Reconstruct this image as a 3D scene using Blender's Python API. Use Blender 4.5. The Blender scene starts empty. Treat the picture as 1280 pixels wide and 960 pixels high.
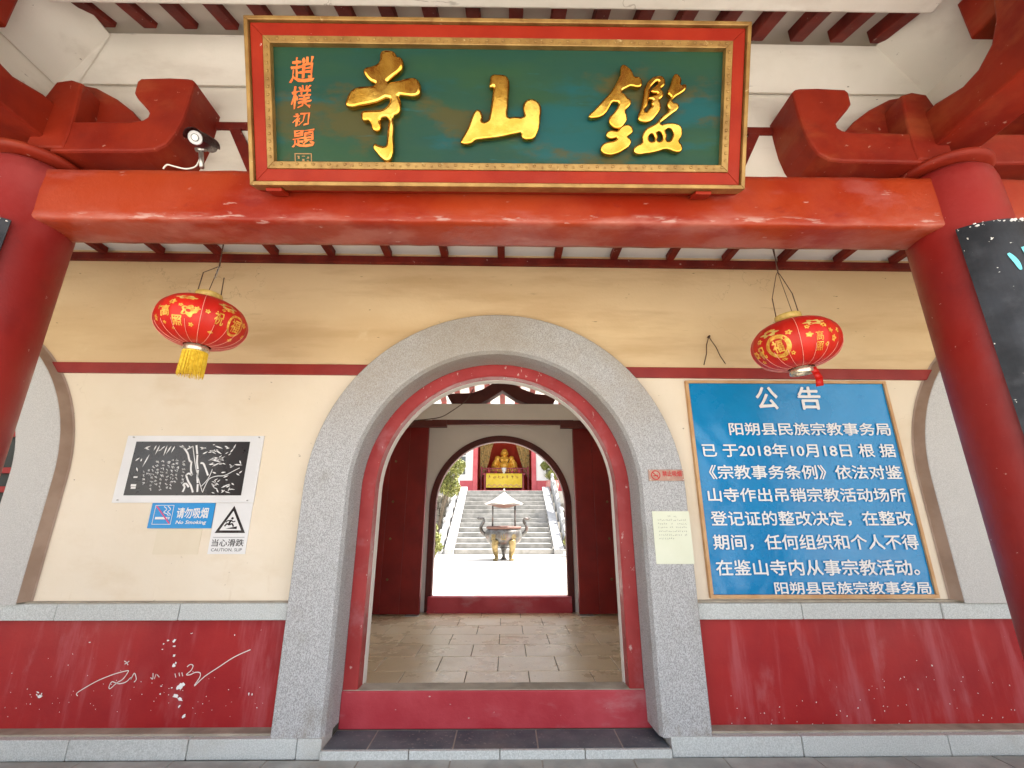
import bpy, bmesh, math, random
from mathutils import Vector, Matrix, Euler
from mathutils.geometry import tessellate_polygon
random.seed(7)
S = bpy.context.scene
COL = S.collection
PI = math.pi
R = math.radians

# ------------------------------------------------------------------ camera
CAMZ = 1.185
FPX, PITCH, YAW = 556.27, 0.29212, 0.0117       # focal length in pixels of a 1280 px wide frame
cam_d = bpy.data.cameras.new("camera")
cam_d.sensor_width = 36.0
cam_d.lens = FPX / 1280 * 36.0
cam_d.clip_start = 0.02
cam_d.clip_end = 5000
cam = bpy.data.objects.new("camera", cam_d)
COL.objects.link(cam)
FW = Vector((math.sin(YAW) * math.cos(PITCH), math.cos(YAW) * math.cos(PITCH), math.sin(PITCH)))
RT = Vector((math.cos(YAW), -math.sin(YAW), 0))
UP = RT.cross(FW)
cam.matrix_world = Matrix(((RT.x, UP.x, -FW.x, 0), (RT.y, UP.y, -FW.y, 0), (RT.z, UP.z, -FW.z, CAMZ), (0, 0, 0, 1)))
S.camera = cam

# ------------------------------------------------------------------ world, sun, exposure
SUN_EL, SUN_AZ = R(62), R(72)      # azimuth clockwise from +Y: high, from the right and a little beyond the hall
w = bpy.data.worlds.new("World")
S.world = w
w.use_nodes = True
nt = w.node_tree
bg = nt.nodes["Background"]
sky = nt.nodes.new("ShaderNodeTexSky")
sky.sky_type = 'NISHITA'
sky.sun_disc = False
sky.sun_elevation = SUN_EL
sky.sun_rotation = SUN_AZ
sky.dust_density = 2.5
sky.ozone_density = 0.6
hs = nt.nodes.new("ShaderNodeHueSaturation")       # hazy, whitish sky
hs.inputs["Saturation"].default_value = 0.35
nt.links.new(sky.outputs[0], hs.inputs["Color"])
nt.links.new(hs.outputs[0], bg.inputs[0])
bg.inputs[1].default_value = 0.15
sd = bpy.data.lights.new("sun", 'SUN')
sd.energy = 5.0
sd.angle = R(0.5)
sd.color = (1.0, 0.95, 0.88)
sun = bpy.data.objects.new("sun", sd)
COL.objects.link(sun)
sdir = Vector((math.sin(SUN_AZ) * math.cos(SUN_EL), math.cos(SUN_AZ) * math.cos(SUN_EL), math.sin(SUN_EL)))
sun.rotation_euler = sdir.to_track_quat('Z', 'Y').to_euler()
S.view_settings.view_transform = 'Standard'
S.view_settings.look = 'None'
S.view_settings.gamma = 1.0
S.view_settings.use_curve_mapping = False
S.view_settings.exposure = 2.15
S.cycles.max_bounces = 12
S.cycles.diffuse_bounces = 8
S.cycles.use_denoising = True
S.cycles.sample_clamp_indirect = 8.0


# ------------------------------------------------------------------ helpers
def mesh_obj(name, bm, m, parent=None, smooth=False, kind=None):
    me = bpy.data.meshes.new(name)
    bmesh.ops.recalc_face_normals(bm, faces=bm.faces[:])
    bm.to_mesh(me)
    bm.free()
    if m:
        me.materials.append(m)
    if smooth:
        me.shade_smooth()
    o = bpy.data.objects.new(name, me)
    COL.objects.link(o)
    if parent:
        o.parent = parent
    if kind:
        o["kind"] = kind
    return o


def fix_parent(o):
    return o


def empty(name, loc=(0, 0, 0)):
    o = bpy.data.objects.new(name, None)
    o.empty_display_size = 0.1
    COL.objects.link(o)
    o.location = loc
    return o


def tag(o, label=None, cat=None, group=None):
    if label:
        o["label"] = label
    if cat:
        o["category"] = cat
    if group:
        o["group"] = group
    return o


def thing(name, label, cat, group=None, loc=(0, 0, 0)):
    return tag(empty(name, loc), label, cat, group)


def bm_box(bm, x0, x1, y0, y1, z0, z1, bev=0.0):
    b = bmesh.new()
    bmesh.ops.create_cube(b, size=1.0)
    bmesh.ops.scale(b, vec=(x1 - x0, y1 - y0, z1 - z0), verts=b.verts[:])
    bmesh.ops.translate(b, vec=((x0 + x1) / 2, (y0 + y1) / 2, (z0 + z1) / 2), verts=b.verts[:])
    if bev > 0:
        bmesh.ops.bevel(b, geom=b.edges[:], offset=bev, segments=2, affect='EDGES', profile=0.5)
    add(bm, b)
    return bm


def add(bm, b, mat=None):
    if mat is not None:
        bmesh.ops.transform(b, matrix=mat, verts=b.verts[:])
    tmp = bpy.data.meshes.new("tmp")
    b.to_mesh(tmp)
    b.free()
    bm.from_mesh(tmp)
    bpy.data.meshes.remove(tmp)


def box(name, x0, x1, y0, y1, z0, z1, m, parent=None, bev=0.0, kind=None):
    return mesh_obj(name, bm_box(bmesh.new(), x0, x1, y0, y1, z0, z1, bev), m, parent, kind=kind)


def prism(name, pts, y0, y1, m, parent=None, bev=0.0, axis='y', smooth=False, bm_only=False, wob=0):
    """closed outline in (x,z) [axis y] or (y,z) [axis x] pushed between two planes"""
    bm = bmesh.new()
    def v(p, t):
        return (p[0], t, p[1]) if axis == 'y' else ((t, p[0], p[1]) if axis == 'x' else (p[0], p[1], t))
    A = [bm.verts.new(v(p, y0)) for p in pts]
    B = [bm.verts.new(v(p, y1)) for p in pts]
    n = len(pts)
    if bev > 0:
        fa = bm.faces.new(A)
        fb = bm.faces.new(B[::-1])
    else:
        for tri in tessellate_polygon([[Vector((p[0], p[1], 0)) for p in pts]]):
            bm.faces.new([A[i] for i in tri])
            bm.faces.new([B[i] for i in tri][::-1])
    for i in range(n):
        bm.faces.new((A[i], B[i], B[(i + 1) % n], A[(i + 1) % n]))
    if bev > 0:
        bm.normal_update()
        es = [e for e in bm.edges if fa in e.link_faces or fb in e.link_faces]
        bmesh.ops.bevel(bm, geom=es, offset=bev, segments=2, affect='EDGES', profile=0.5)
    bmesh.ops.triangulate(bm, faces=[f for f in bm.faces if len(f.verts) > 4], ngon_method='EAR_CLIP')
    if bm_only:
        return bm
    return mesh_obj(name, bm, m, parent, smooth=smooth)


def tube_bm(pts, r, seg=8, bm=None, caps=True):
    bm = bm or bmesh.new()
    pts = [Vector(p) for p in pts]
    rs = r if isinstance(r, (list, tuple)) else [r] * len(pts)
    rings = []
    prev = None
    for i, p in enumerate(pts):
        t = (pts[min(i + 1, len(pts) - 1)] - pts[max(i - 1, 0)]).normalized()
        a = prev if prev is not None else (Vector((0, 0, 1)) if abs(t.z) < 0.9 else Vector((1, 0, 0)))
        n = (a - t * a.dot(t))
        n = n.normalized() if n.length > 1e-6 else t.orthogonal().normalized()
        prev = n
        b = t.cross(n)
        rings.append([bm.verts.new(p + (n * math.cos(2 * PI * k / seg) + b * math.sin(2 * PI * k / seg)) * rs[i]) for k in range(seg)])
    for i in range(len(rings) - 1):
        for k in range(seg):
            bm.faces.new((rings[i][k], rings[i][(k + 1) % seg], rings[i + 1][(k + 1) % seg], rings[i + 1][k]))
    if caps:
        bm.faces.new(rings[0][::-1])
        bm.faces.new(rings[-1])
    return bm


def tube(name, pts, r, m, parent=None, seg=8):
    return mesh_obj(name, tube_bm(pts, r, seg), m, parent, smooth=True)


def lathe_bm(prof, seg=32, c=(0, 0, 0), bm=None, a0=0, a1=2 * PI):
    bm = bm or bmesh.new()
    full = abs(a1 - a0 - 2 * PI) < 1e-6
    n = seg if full else seg + 1
    rings = []
    for (r, z) in prof:
        rings.append([bm.verts.new((c[0] + r * math.cos(a0 + (a1 - a0) * k / seg), c[1] + r * math.sin(a0 + (a1 - a0) * k / seg), c[2] + z)) for k in range(n)])
    for i in range(len(prof) - 1):
        for k in range(seg):
            k2 = (k + 1) % n
            bm.faces.new((rings[i][k], rings[i][k2], rings[i + 1][k2], rings[i + 1][k]))
    bmesh.ops.remove_doubles(bm, verts=bm.verts[:], dist=1e-5)
    return bm


def lathe(name, prof, m, parent=None, seg=32, c=(0, 0, 0)):
    return mesh_obj(name, lathe_bm(prof, seg, c), m, parent, smooth=True)


def pl(px, py, d):
    """photograph pixel -> point on the upright plane at distance d (used to survey the wall)"""
    v = FW * FPX + RT * (px - 640) - UP * (py - 480)
    k = d / v.y
    return Vector((v.x * k, d, CAMZ + v.z * k))


def curve_mesh(name, loops, m, parent, extrude, bevel=0.0, smoothcurve=True, mw=None, res=4, smooth=False, offk=0.7):
    """filled 2-D outline (local x,y; z = out) turned into a mesh"""
    cu = bpy.data.curves.new(name, 'CURVE')
    cu.dimensions = '2D'
    cu.fill_mode = 'BOTH'
    cu.extrude = extrude
    cu.bevel_depth = bevel
    cu.bevel_resolution = 3
    cu.offset = -bevel * offk
    cu.resolution_u = res
    for lp in loops:
        if smoothcurve:
            sp = cu.splines.new('BEZIER')
            sp.bezier_points.add(len(lp) - 1)
            for bp, p in zip(sp.bezier_points, lp):
                bp.co = (p[0], p[1], 0)
                bp.handle_left_type = bp.handle_right_type = 'AUTO'
        else:
            sp = cu.splines.new('POLY')
            sp.points.add(len(lp) - 1)
            for bp, p in zip(sp.points, lp):
                bp.co = (p[0], p[1], 0, 1)
        sp.use_cyclic_u = True
    return curve_to_mesh(name, cu, m, parent, mw, smooth)


def curve_to_mesh(name, cu, m, parent, mw=None, smooth=False):
    t = bpy.data.objects.new("tmp", cu)
    COL.objects.link(t)
    dg = bpy.context.evaluated_depsgraph_get()
    dg.update()
    me = bpy.data.meshes.new_from_object(t.evaluated_get(dg), depsgraph=dg)
    bpy.data.objects.remove(t)
    bpy.data.curves.remove(cu)
    me.name = name
    me.materials.clear()
    if mw is not None:
        me.transform(mw)
    if m:
        me.materials.append(m)
    if smooth:
        me.shade_smooth()
    o = bpy.data.objects.new(name, me)
    COL.objects.link(o)
    if parent:
        o.parent = parent
    return o


def text_me(txt, bold=0.0, extrude=0.0, res=2):
    """letters as a mesh; bold letters are thickened by four slightly shifted layers (local z lifts each a hair)"""
    me = text_raw(txt, extrude, res)
    if bold <= 0:
        return me
    bmx = bmesh.new()
    for i, (dx, dy) in enumerate(((0, 0), (1, 0.3), (-1, -0.3), (0.3, 1), (-0.3, -1))):
        n0 = len(bmx.verts)
        bmx.from_mesh(me)
        bmx.verts.ensure_lookup_table()
        for v in bmx.verts[n0:]:
            v.co += Vector((dx * bold, dy * bold, i * 1.0))
    bmx.to_mesh(me)
    bmx.free()
    return me


def text_raw(txt, extrude=0.0, res=2):
    cu = bpy.data.curves.new("txt", 'FONT')
    cu.body = txt
    cu.resolution_u = res
    cu.extrude = extrude
    cu.fill_mode = 'FRONT' if extrude == 0 else 'BOTH'
    t = bpy.data.objects.new("tmp", cu)
    COL.objects.link(t)
    dg = bpy.context.evaluated_depsgraph_get()
    dg.update()
    me = bpy.data.meshes.new_from_object(t.evaluated_get(dg), depsgraph=dg)
    bpy.data.objects.remove(t)
    bpy.data.curves.remove(cu)
    me.materials.clear()
    return me


def text_fit(name, txt, x0, x1, z0, z1, y, m, parent, bold=0.0, shear=0.0, kind=None):
    """lettering on an upright wall facing -y, fitted into the rectangle"""
    me = text_me(txt, bold)
    xs = [v.co.x for v in me.vertices]
    ys = [v.co.y for v in me.vertices]
    a, b, c, d = min(xs), max(xs), min(ys), max(ys)
    for v in me.vertices:
        u = (v.co.x - a) / (b - a)
        t = (v.co.y - c) / (d - c)
        v.co = (x0 + u * (x1 - x0) + shear * t * (z1 - z0), y - 0.00012 * v.co.z, z0 + t * (z1 - z0))
    me.materials.append(m)
    me.name = name
    o = bpy.data.objects.new(name, me)
    COL.objects.link(o)
    o.parent = parent
    if kind:
        o["kind"] = kind
    return o


def catmull(pts, n=6, closed=False):
    out = []
    P = [Vector(p) for p in pts]
    N = len(P)
    rng = range(N) if closed else range(N - 1)
    for i in rng:
        p0 = P[(i - 1) % N] if closed or i > 0 else P[i]
        p1 = P[i]
        p2 = P[(i + 1) % N]
        p3 = P[(i + 2) % N] if closed or i + 2 < N else P[(i + 1) % N]
        for k in range(n):
            t = k / n
            out.append(0.5 * ((2 * p1) + (-p0 + p2) * t + (2 * p0 - 5 * p1 + 4 * p2 - p3) * t * t + (-p0 + 3 * p1 - 3 * p2 + p3) * t ** 3))
    if not closed:
        out.append(P[-1])
    return out


# ------------------------------------------------------------------ materials
MATS = {}


def mat(name, c1, c2=None, scale=3.0, stretch=(1, 1, 1), rough=0.6, rvar=0.1, bump=0.15, bscale=60.0,
        layers=(), spec=0.5, metallic=0.0, coat=0.0, detail=6.0, obj_space=False, bump_dist=0.004, sss=0.0, lo=0.35, hi=0.65, cracks=None):
    """layers: (colour, noise scale, stretch, threshold low, threshold high, amount)"""
    m = bpy.data.materials.new(name)
    m.use_nodes = True
    t = m.node_tree
    N, L = t.nodes, t.links
    b = N["Principled BSDF"]
    if obj_space:
        tc = N.new("ShaderNodeTexCoord")
        pos = tc.outputs["Object"]
    else:
        g = N.new("ShaderNodeNewGeometry")
        pos = g.outputs["Position"]

    def noise(sc, st, det=detail, ro=0.55, off=0.0):
        mp = N.new("ShaderNodeMapping")
        mp.inputs["Scale"].default_value = st
        mp.inputs["Location"].default_value = (off, off * 0.7, off * 1.3)
        L.new(pos, mp.inputs[0])
        n = N.new("ShaderNodeTexNoise")
        n.inputs["Scale"].default_value = sc
        n.inputs["Detail"].default_value = det
        n.inputs["Roughness"].default_value = ro
        L.new(mp.outputs[0], n.inputs["Vector"])
        return n.outputs[0]

    def ramp(src, lo_, hi_):
        r = N.new("ShaderNodeMapRange")
        r.interpolation_type = 'SMOOTHSTEP'
        r.inputs[1].default_value = lo_
        r.inputs[2].default_value = hi_
        L.new(src, r.inputs[0])
        return r.outputs[0]

    base = noise(scale, stretch)
    mix = N.new("ShaderNodeMix")
    mix.data_type = 'RGBA'
    mix.inputs[6].default_value = (*c1, 1)
    mix.inputs[7].default_value = (*(c2 or c1), 1)
    L.new(ramp(base, lo, hi), mix.inputs[0])
    out = mix.outputs[2]
    for i, lay in enumerate(layers):
        c, sc, st, a, z, amt = lay[:6]
        f = ramp(noise(sc, st, 7.0, 0.6, 3.1 * (i + 1)), a, z)
        if len(lay) > 6:
            sx = N.new("ShaderNodeSeparateXYZ")
            L.new(pos, sx.inputs[0])
            g2 = ramp(sx.outputs[2], lay[6], lay[7])
            m2 = N.new("ShaderNodeMath")
            m2.operation = 'MULTIPLY'
            L.new(f, m2.inputs[0])
            L.new(g2, m2.inputs[1])
            f = m2.outputs[0]
            if len(lay) > 8:
                m3 = N.new("ShaderNodeMath")
                m3.operation = 'MULTIPLY'
                L.new(f, m3.inputs[0])
                L.new(ramp(sx.outputs[2], lay[8], lay[9]), m3.inputs[1])
                f = m3.outputs[0]
        mu = N.new("ShaderNodeMath")
        mu.operation = 'MULTIPLY'
        mu.inputs[1].default_value = amt
        L.new(f, mu.inputs[0])
        mx = N.new("ShaderNodeMix")
        mx.data_type = 'RGBA'
        mx.inputs[7].default_value = (*c, 1)
        L.new(mu.outputs[0], mx.inputs[0])
        L.new(out, mx.inputs[6])
        out = mx.outputs[2]
    if cracks:
        csc, cw, cc_, camt = cracks
        for q in range(2):
            ab = N.new("ShaderNodeMath")
            ab.operation = 'SUBTRACT'
            ab.inputs[1].default_value = 0.5
            L.new(noise(csc * (1 + q), (1, 1, 1), 5.0, 0.62, 21.0 + 5 * q), ab.inputs[0])
            a2 = N.new("ShaderNodeMath")
            a2.operation = 'ABSOLUTE'
            L.new(ab.outputs[0], a2.inputs[0])
            m5 = N.new("ShaderNodeMath")
            m5.operation = 'MULTIPLY'
            L.new(ramp(a2.outputs[0], cw, 0.0), m5.inputs[0])
            L.new(ramp(noise(csc * 0.8, (1, 1, 1), 2.0, 0.5, 31.0 + q), 0.60, 0.68), m5.inputs[1])
            m6 = N.new("ShaderNodeMath")
            m6.operation = 'MULTIPLY'
            m6.inputs[1].default_value = camt
            L.new(m5.outputs[0], m6.inputs[0])
            mx = N.new("ShaderNodeMix")
            mx.data_type = 'RGBA'
            mx.inputs[7].default_value = (*cc_, 1)
            L.new(m6.outputs[0], mx.inputs[0])
            L.new(out, mx.inputs[6])
            out = mx.outputs[2]
    L.new(out, b.inputs["Base Color"])
    rr = N.new("ShaderNodeMapRange")
    rr.inputs[1].default_value = 0.3
    rr.inputs[2].default_value = 0.7
    rr.inputs[3].default_value = max(0.02, rough - rvar)
    rr.inputs[4].default_value = min(1, rough + rvar)
    L.new(noise(scale * 2.3, stretch, 5.0, 0.6, 9.0), rr.inputs[0])
    L.new(rr.outputs[0], b.inputs["Roughness"])
    b.inputs["Metallic"].default_value = metallic
    b.inputs["Specular IOR Level"].default_value = spec
    b.inputs["Coat Weight"].default_value = coat
    b.inputs["Coat Roughness"].default_value = 0.25
    if bump > 0:
        bp = N.new("ShaderNodeBump")
        bp.inputs["Strength"].default_value = bump
        bp.inputs["Distance"].default_value = bump_dist
        L.new(noise(bscale, (1, 1, 1), 4.0, 0.6, 5.0), bp.inputs["Height"])
        bp2 = N.new("ShaderNodeBump")
        bp2.inputs["Strength"].default_value = min(1, bump * 1.2)
        bp2.inputs["Distance"].default_value = bump_dist * 3
        L.new(noise(max(2.0, bscale / 12), (1, 1, 1), 4.0, 0.5, 7.0), bp2.inputs["Height"])
        L.new(bp.outputs[0], bp2.inputs["Normal"])
        L.new(bp2.outputs[0], b.inputs["Normal"])
    MATS[name] = m
    return m


WHT = (0.62, 0.58, 0.52)
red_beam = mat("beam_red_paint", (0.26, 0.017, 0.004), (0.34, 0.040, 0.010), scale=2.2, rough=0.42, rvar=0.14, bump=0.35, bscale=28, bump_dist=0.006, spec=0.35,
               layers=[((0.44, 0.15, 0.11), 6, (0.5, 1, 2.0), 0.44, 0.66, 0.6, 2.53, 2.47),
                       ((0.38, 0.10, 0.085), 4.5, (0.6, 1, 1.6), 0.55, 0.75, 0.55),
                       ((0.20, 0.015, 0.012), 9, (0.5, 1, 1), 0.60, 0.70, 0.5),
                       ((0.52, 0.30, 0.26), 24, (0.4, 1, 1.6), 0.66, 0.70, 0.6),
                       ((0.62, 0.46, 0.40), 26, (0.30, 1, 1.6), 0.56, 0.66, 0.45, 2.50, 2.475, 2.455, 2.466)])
red_col = mat("column_red_paint", (0.21, 0.008, 0.007), (0.28, 0.016, 0.012), scale=1.6, spec=0.4, rough=0.45, rvar=0.14, bump=0.4, bscale=24, cracks=(2.0, 0.006, (0.12, 0.01, 0.01), 0.6),
              layers=[((0.36, 0.07, 0.07), 2.0, (1, 1, 0.45), 0.52, 0.75, 0.5),
                      ((0.60, 0.45, 0.40), 42, (1, 1, 1), 0.71, 0.72, 0.85), ((0.17, 0.008, 0.008), 5, (1, 1, 0.5), 0.56, 0.72, 0.5)])
red_arm = mat("bracket_red_paint", (0.17, 0.008, 0.002), (0.25, 0.018, 0.004), scale=3, spec=0.3, rough=0.6, rvar=0.1, bump=0.3, bscale=40,
              layers=[((0.36, 0.09, 0.03), 2.5, (1, 1, 2), 0.48, 0.72, 0.5), ((0.12, 0.008, 0.004), 6, (1, 1, 1), 0.56, 0.72, 0.5), ((0.48, 0.26, 0.20), 30, (1, 1, 1), 0.68, 0.71, 0.6)])
red_wood = mat("rafter_red_paint", (0.11, 0.007, 0.004), (0.19, 0.016, 0.008), scale=6, spec=0.3, rough=0.6, bump=0.3, bscale=50,
               layers=[((0.45, 0.30, 0.26), 30, (1, 1, 1), 0.66, 0.70, 0.8)])
red_dado = mat("dado_red_paint", (0.30, 0.009, 0.013), (0.38, 0.018, 0.018), scale=2.0, spec=0.35, rough=0.45, rvar=0.12, bump=0.2, bscale=60,
               layers=[((0.46, 0.15, 0.16), 2.2, (2.0, 1, 0.8), 0.54, 0.68, 0.35, 0.45, 0.15),
                       ((0.44, 0.09, 0.10), 4.0, (2.2, 1, 0.28), 0.50, 0.72, 0.75),
                       ((0.48, 0.16, 0.17), 2.3, (1.7, 1, 0.8), 0.60, 0.72, 0.35),
                       ((0.75, 0.66, 0.62), 34, (1, 1, 0.8), 0.725, 0.735, 0.95)])
red_frame = mat("arch_frame_red_paint", (0.30, 0.014, 0.014), (0.36, 0.026, 0.026), scale=5, rough=0.5, bump=0.3, bscale=60,
                layers=[((0.58, 0.40, 0.36), 34, (1, 1, 0.5), 0.64, 0.67, 0.75),
                        ((0.45, 0.16, 0.17), 5, (1, 1, 1), 0.55, 0.75, 0.5)])
red_sill = mat("threshold_red_paint", (0.38, 0.018, 0.03), (0.46, 0.045, 0.06), scale=3, rough=0.55, bump=0.3, bscale=60,
               layers=[((0.47, 0.20, 0.21), 4, (0.6, 1, 1.5), 0.55, 0.7, 0.5),
                       ((0.60, 0.50, 0.46), 22, (0.7, 1, 1), 0.68, 0.70, 0.8)])
red_band = mat("band_red_paint", (0.24, 0.012, 0.008), (0.30, 0.022, 0.014), scale=4, rough=0.5, bump=0.2)
wall_up = mat("ochre_plaster", (0.66, 0.475, 0.265), (0.75, 0.57, 0.34), scale=1.2, stretch=(0.6, 1, 1.5), rough=0.85, bump=0.45, bscale=40, cracks=(0.9, 0.004, (0.34, 0.22, 0.12), 0.45),
              layers=[((0.52, 0.34, 0.17), 2.5, (0.35, 1, 2.2), 0.50, 0.72, 0.5),
                      ((0.34, 0.22, 0.12), 7, (0.3, 1, 2.5), 0.66, 0.74, 0.5),
                      ((0.22, 0.13, 0.07), 24, (0.5, 1, 1.6), 0.69, 0.715, 0.8),
                      ((0.80, 0.66, 0.42), 5, (1, 1, 1), 0.62, 0.8, 0.4)])
wall_low = mat("cream_plaster", (0.76, 0.65, 0.49), (0.81, 0.71, 0.57), scale=1.0, rough=0.85, bump=0.4, bscale=40, cracks=(1.0, 0.003, (0.50, 0.38, 0.26), 0.35),
               layers=[((0.66, 0.52, 0.34), 3, (0.7, 1, 1.6), 0.50, 0.75, 0.4),
                       ((0.58, 0.44, 0.28), 6, (2.0, 1, 0.4), 0.58, 0.72, 0.35, 1.15, 0.75),
                       ((0.30, 0.22, 0.15), 20, (0.8, 1, 1.3), 0.70, 0.72, 0.7)])
wall_band = mat("brown_side_face", (0.34, 0.24, 0.18), (0.42, 0.31, 0.24), scale=5, rough=0.9, bump=0.3)
plaster_w = mat("white_plaster", (0.70, 0.66, 0.58), (0.78, 0.74, 0.67), scale=1.5, rough=0.9, bump=0.45, bscale=30, cracks=(1.3, 0.005, (0.26, 0.21, 0.16), 0.6),
                layers=[((0.52, 0.47, 0.40), 3, (0.6, 1, 1), 0.58, 0.8, 0.5),
                        ((0.12, 0.09, 0.07), 26, (0.5, 1, 1.4), 0.70, 0.73, 0.8),
                        ((0.50, 0.44, 0.37), 5, (0.5, 1, 1.6), 0.52, 0.75, 0.4), ((0.30, 0.26, 0.22), 12, (0.15, 1, 3.5), 0.68, 0.71, 0.6)])
plaster_in = mat("inner_grey_plaster", (0.74, 0.69, 0.63), (0.80, 0.76, 0.70), scale=1.5, rough=0.9, bump=0.2)
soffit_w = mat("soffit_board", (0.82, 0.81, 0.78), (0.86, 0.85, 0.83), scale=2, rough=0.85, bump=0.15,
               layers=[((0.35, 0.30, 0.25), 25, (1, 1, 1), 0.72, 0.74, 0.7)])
granite = mat("grey_granite", (0.30, 0.295, 0.29), (0.55, 0.55, 0.55), scale=260, stretch=(1, 1, 0.6), detail=2.0, rough=0.85, bump=0.8, bscale=130, bump_dist=0.003, lo=0.36, hi=0.64,
              layers=[((0.33, 0.27, 0.20), 1.6, (1, 1, 1), 0.25, 0.60, 0.6, 1.5, 2.1),
                      ((0.26, 0.245, 0.23), 190, (1, 1, 0.5), 0.58, 0.68, 0.35),
                      ((0.28, 0.26, 0.22), 4, (1, 1, 1), 0.55, 0.72, 0.35), ((0.24, 0.20, 0.15), 8, (1.5, 1, .6), 0.45, 0.65, 0.5, 0.32, 0.10),
                      ((0.50, 0.50, 0.50), 110, (2.2, 1, 0.6), 0.55, 0.68, 0.3)])
granite_pale = mat("pale_granite", (0.46, 0.48, 0.46), (0.62, 0.64, 0.62), scale=170, detail=4.0, rough=0.75, bump=0.5, bscale=150,
                   layers=[((0.44, 0.42, 0.36), 3.0, (1, 1, 1), 0.52, 0.75, 0.5),
                           ((0.12, 0.11, 0.10), 30, (2.5, 1, 0.5), 0.70, 0.73, 0.7)])
soffit_g = mat("shade_grey_roof_board", (0.55, 0.50, 0.44), (0.64, 0.59, 0.53), scale=2, rough=0.85, bump=0.15)  # white boards greyed: the shade under the roof is mixed into the colour
granite_side = mat("side_granite", (0.46, 0.445, 0.42), (0.58, 0.565, 0.54), scale=200, detail=4.0, rough=0.8, bump=0.6, bscale=150,
                   layers=[((0.15, 0.13, 0.11), 5, (1, 1, 1), 0.68, 0.74, 0.5)])
tile_dark = mat("dark_slate_tile", (0.085, 0.10, 0.12), (0.15, 0.165, 0.18), scale=4, spec=0.25, rough=0.7, rvar=0.15, bump=0.4, bscale=120,
                layers=[((0.30, 0.28, 0.27), 50, (1, 1, 1), 0.60, 0.66, 0.6),
                        ((0.20, 0.185, 0.17), 2.5, (1, 1, 1), 0.5, 0.7, 0.6)])
tile_grey = mat("grey_stone_tile", (0.31, 0.32, 0.30), (0.44, 0.45, 0.42), scale=5, spec=0.3, rough=0.7, bump=0.4, bscale=120,
                layers=[((0.34, 0.33, 0.32), 60, (1, 1, 1), 0.58, 0.66, 0.6), ((0.33, 0.29, 0.22), 2.0, (1, 1, 1), 0.5, 0.75, 0.5)])
tile_in = mat("worn_granite_tile", (0.68, 0.56, 0.37), (0.75, 0.64, 0.46), scale=1.2, rough=0.30, rvar=0.12, bump=0.25, bscale=120,
              layers=[((0.30, 0.25, 0.18), 90, (1, 1, 1), 0.58, 0.66, 0.5), ((0.66, 0.52, 0.28), 1.2, (1, 1, 1), 0.35, 0.8, 0.5)])
grout = mat("grout", (0.14, 0.12, 0.09), (0.20, 0.17, 0.13), scale=8, rough=0.9, bump=0.1)
grout_pale = mat("pale_grout", (0.30, 0.28, 0.24), (0.38, 0.35, 0.30), scale=8, rough=0.9, bump=0.1)
grime = mat("dusty_cement", (0.30, 0.26, 0.20), (0.42, 0.37, 0.29), scale=7, rough=0.9, bump=0.4,
            layers=[((0.70, 0.66, 0.6), 40, (1, 1, 1), 0.70, 0.73, 0.9)])
gold = mat("gold_leaf", (0.66, 0.34, 0.045), (0.86, 0.52, 0.10), scale=9, rough=0.16, rvar=0.05, bump=0.16, bscale=12, metallic=1.0, bump_dist=0.006,
           layers=[((0.42, 0.17, 0.02), 7, (1.6, 1, 0.6), 0.60, 0.72, 0.55)], obj_space=True)
gold_wood = mat("aged_gilt_wood", (0.27, 0.145, 0.04), (0.40, 0.235, 0.07), scale=10, rough=0.42, rvar=0.1, bump=0.3, bscale=60, metallic=0.35,
                layers=[((0.22, 0.10, 0.03), 20, (1, 1, 1), 0.60, 0.68, 0.6), ((0.75, 0.60, 0.30), 30, (1, 1, 1), 0.66, 0.70, 0.6)], obj_space=True)
plaque_red = mat("plaque_red_paint", (0.26, 0.012, 0.002), (0.31, 0.020, 0.004), scale=4, spec=0.25, rough=0.55, bump=0.2,
                 layers=[((0.80, 0.72, 0.62), 38, (1, 1, 1), 0.715, 0.725, 0.95)], obj_space=True)
plaque_green = mat("plaque_green_lacquer", (0.006, 0.050, 0.036), (0.016, 0.060, 0.024), scale=2.4, stretch=(0.45, 1.6, 1), rough=0.55, spec=0.3, rvar=0.12, bump=0.12, bscale=50,
                   layers=[((0.0, 0.075, 0.085), 2.0, (0.6, 2.0, 1), 0.50, 0.62, 0.8),
                           ((0.065, 0.052, 0.008), 2.6, (0.8, 1.6, 1), 0.52, 0.62, 0.8),
                           ((0.01, 0.14, 0.17), 14, (0.30, 3, 1), 0.64, 0.74, 0.4)], obj_space=True)
orange_ink = mat("orange_ink", (0.70, 0.13, 0.02), (0.78, 0.20, 0.04), scale=20, rough=0.6, bump=0)
seal_ink = mat("seal_ink", (0.36, 0.19, 0.07), scale=20, rough=0.6, bump=0)
black_board = mat("black_lacquer_board", (0.010, 0.011, 0.014), (0.028, 0.030, 0.036), scale=5, spec=0.3, rough=0.5, rvar=0.15, bump=0.3, bscale=40,
                  layers=[((0.08, 0.08, 0.09), 6, (1, 1, 1), 0.50, 0.75, 0.5), ((0.75, 0.72, 0.66), 30, (1, 1, 1), 0.68, 0.695, 0.9)])
cyan = mat("cyan_paint", (0.12, 0.62, 0.72), (0.18, 0.70, 0.80), scale=10, rough=0.5, bump=0)
lan_red = mat("lantern_red_cloth", (0.50, 0.008, 0.003), (0.60, 0.018, 0.006), scale=6, rough=0.5, rvar=0.08, bump=0.08, bscale=200, spec=0.4,
              layers=[((0.50, 0.03, 0.01), 3, (1, 1, 1), 0.5, 0.7, 0.4)])
lan_gold = mat("lantern_gold_print", (0.66, 0.26, 0.03), (0.85, 0.50, 0.09), scale=60, rough=0.4, bump=0, metallic=0.2)
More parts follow.
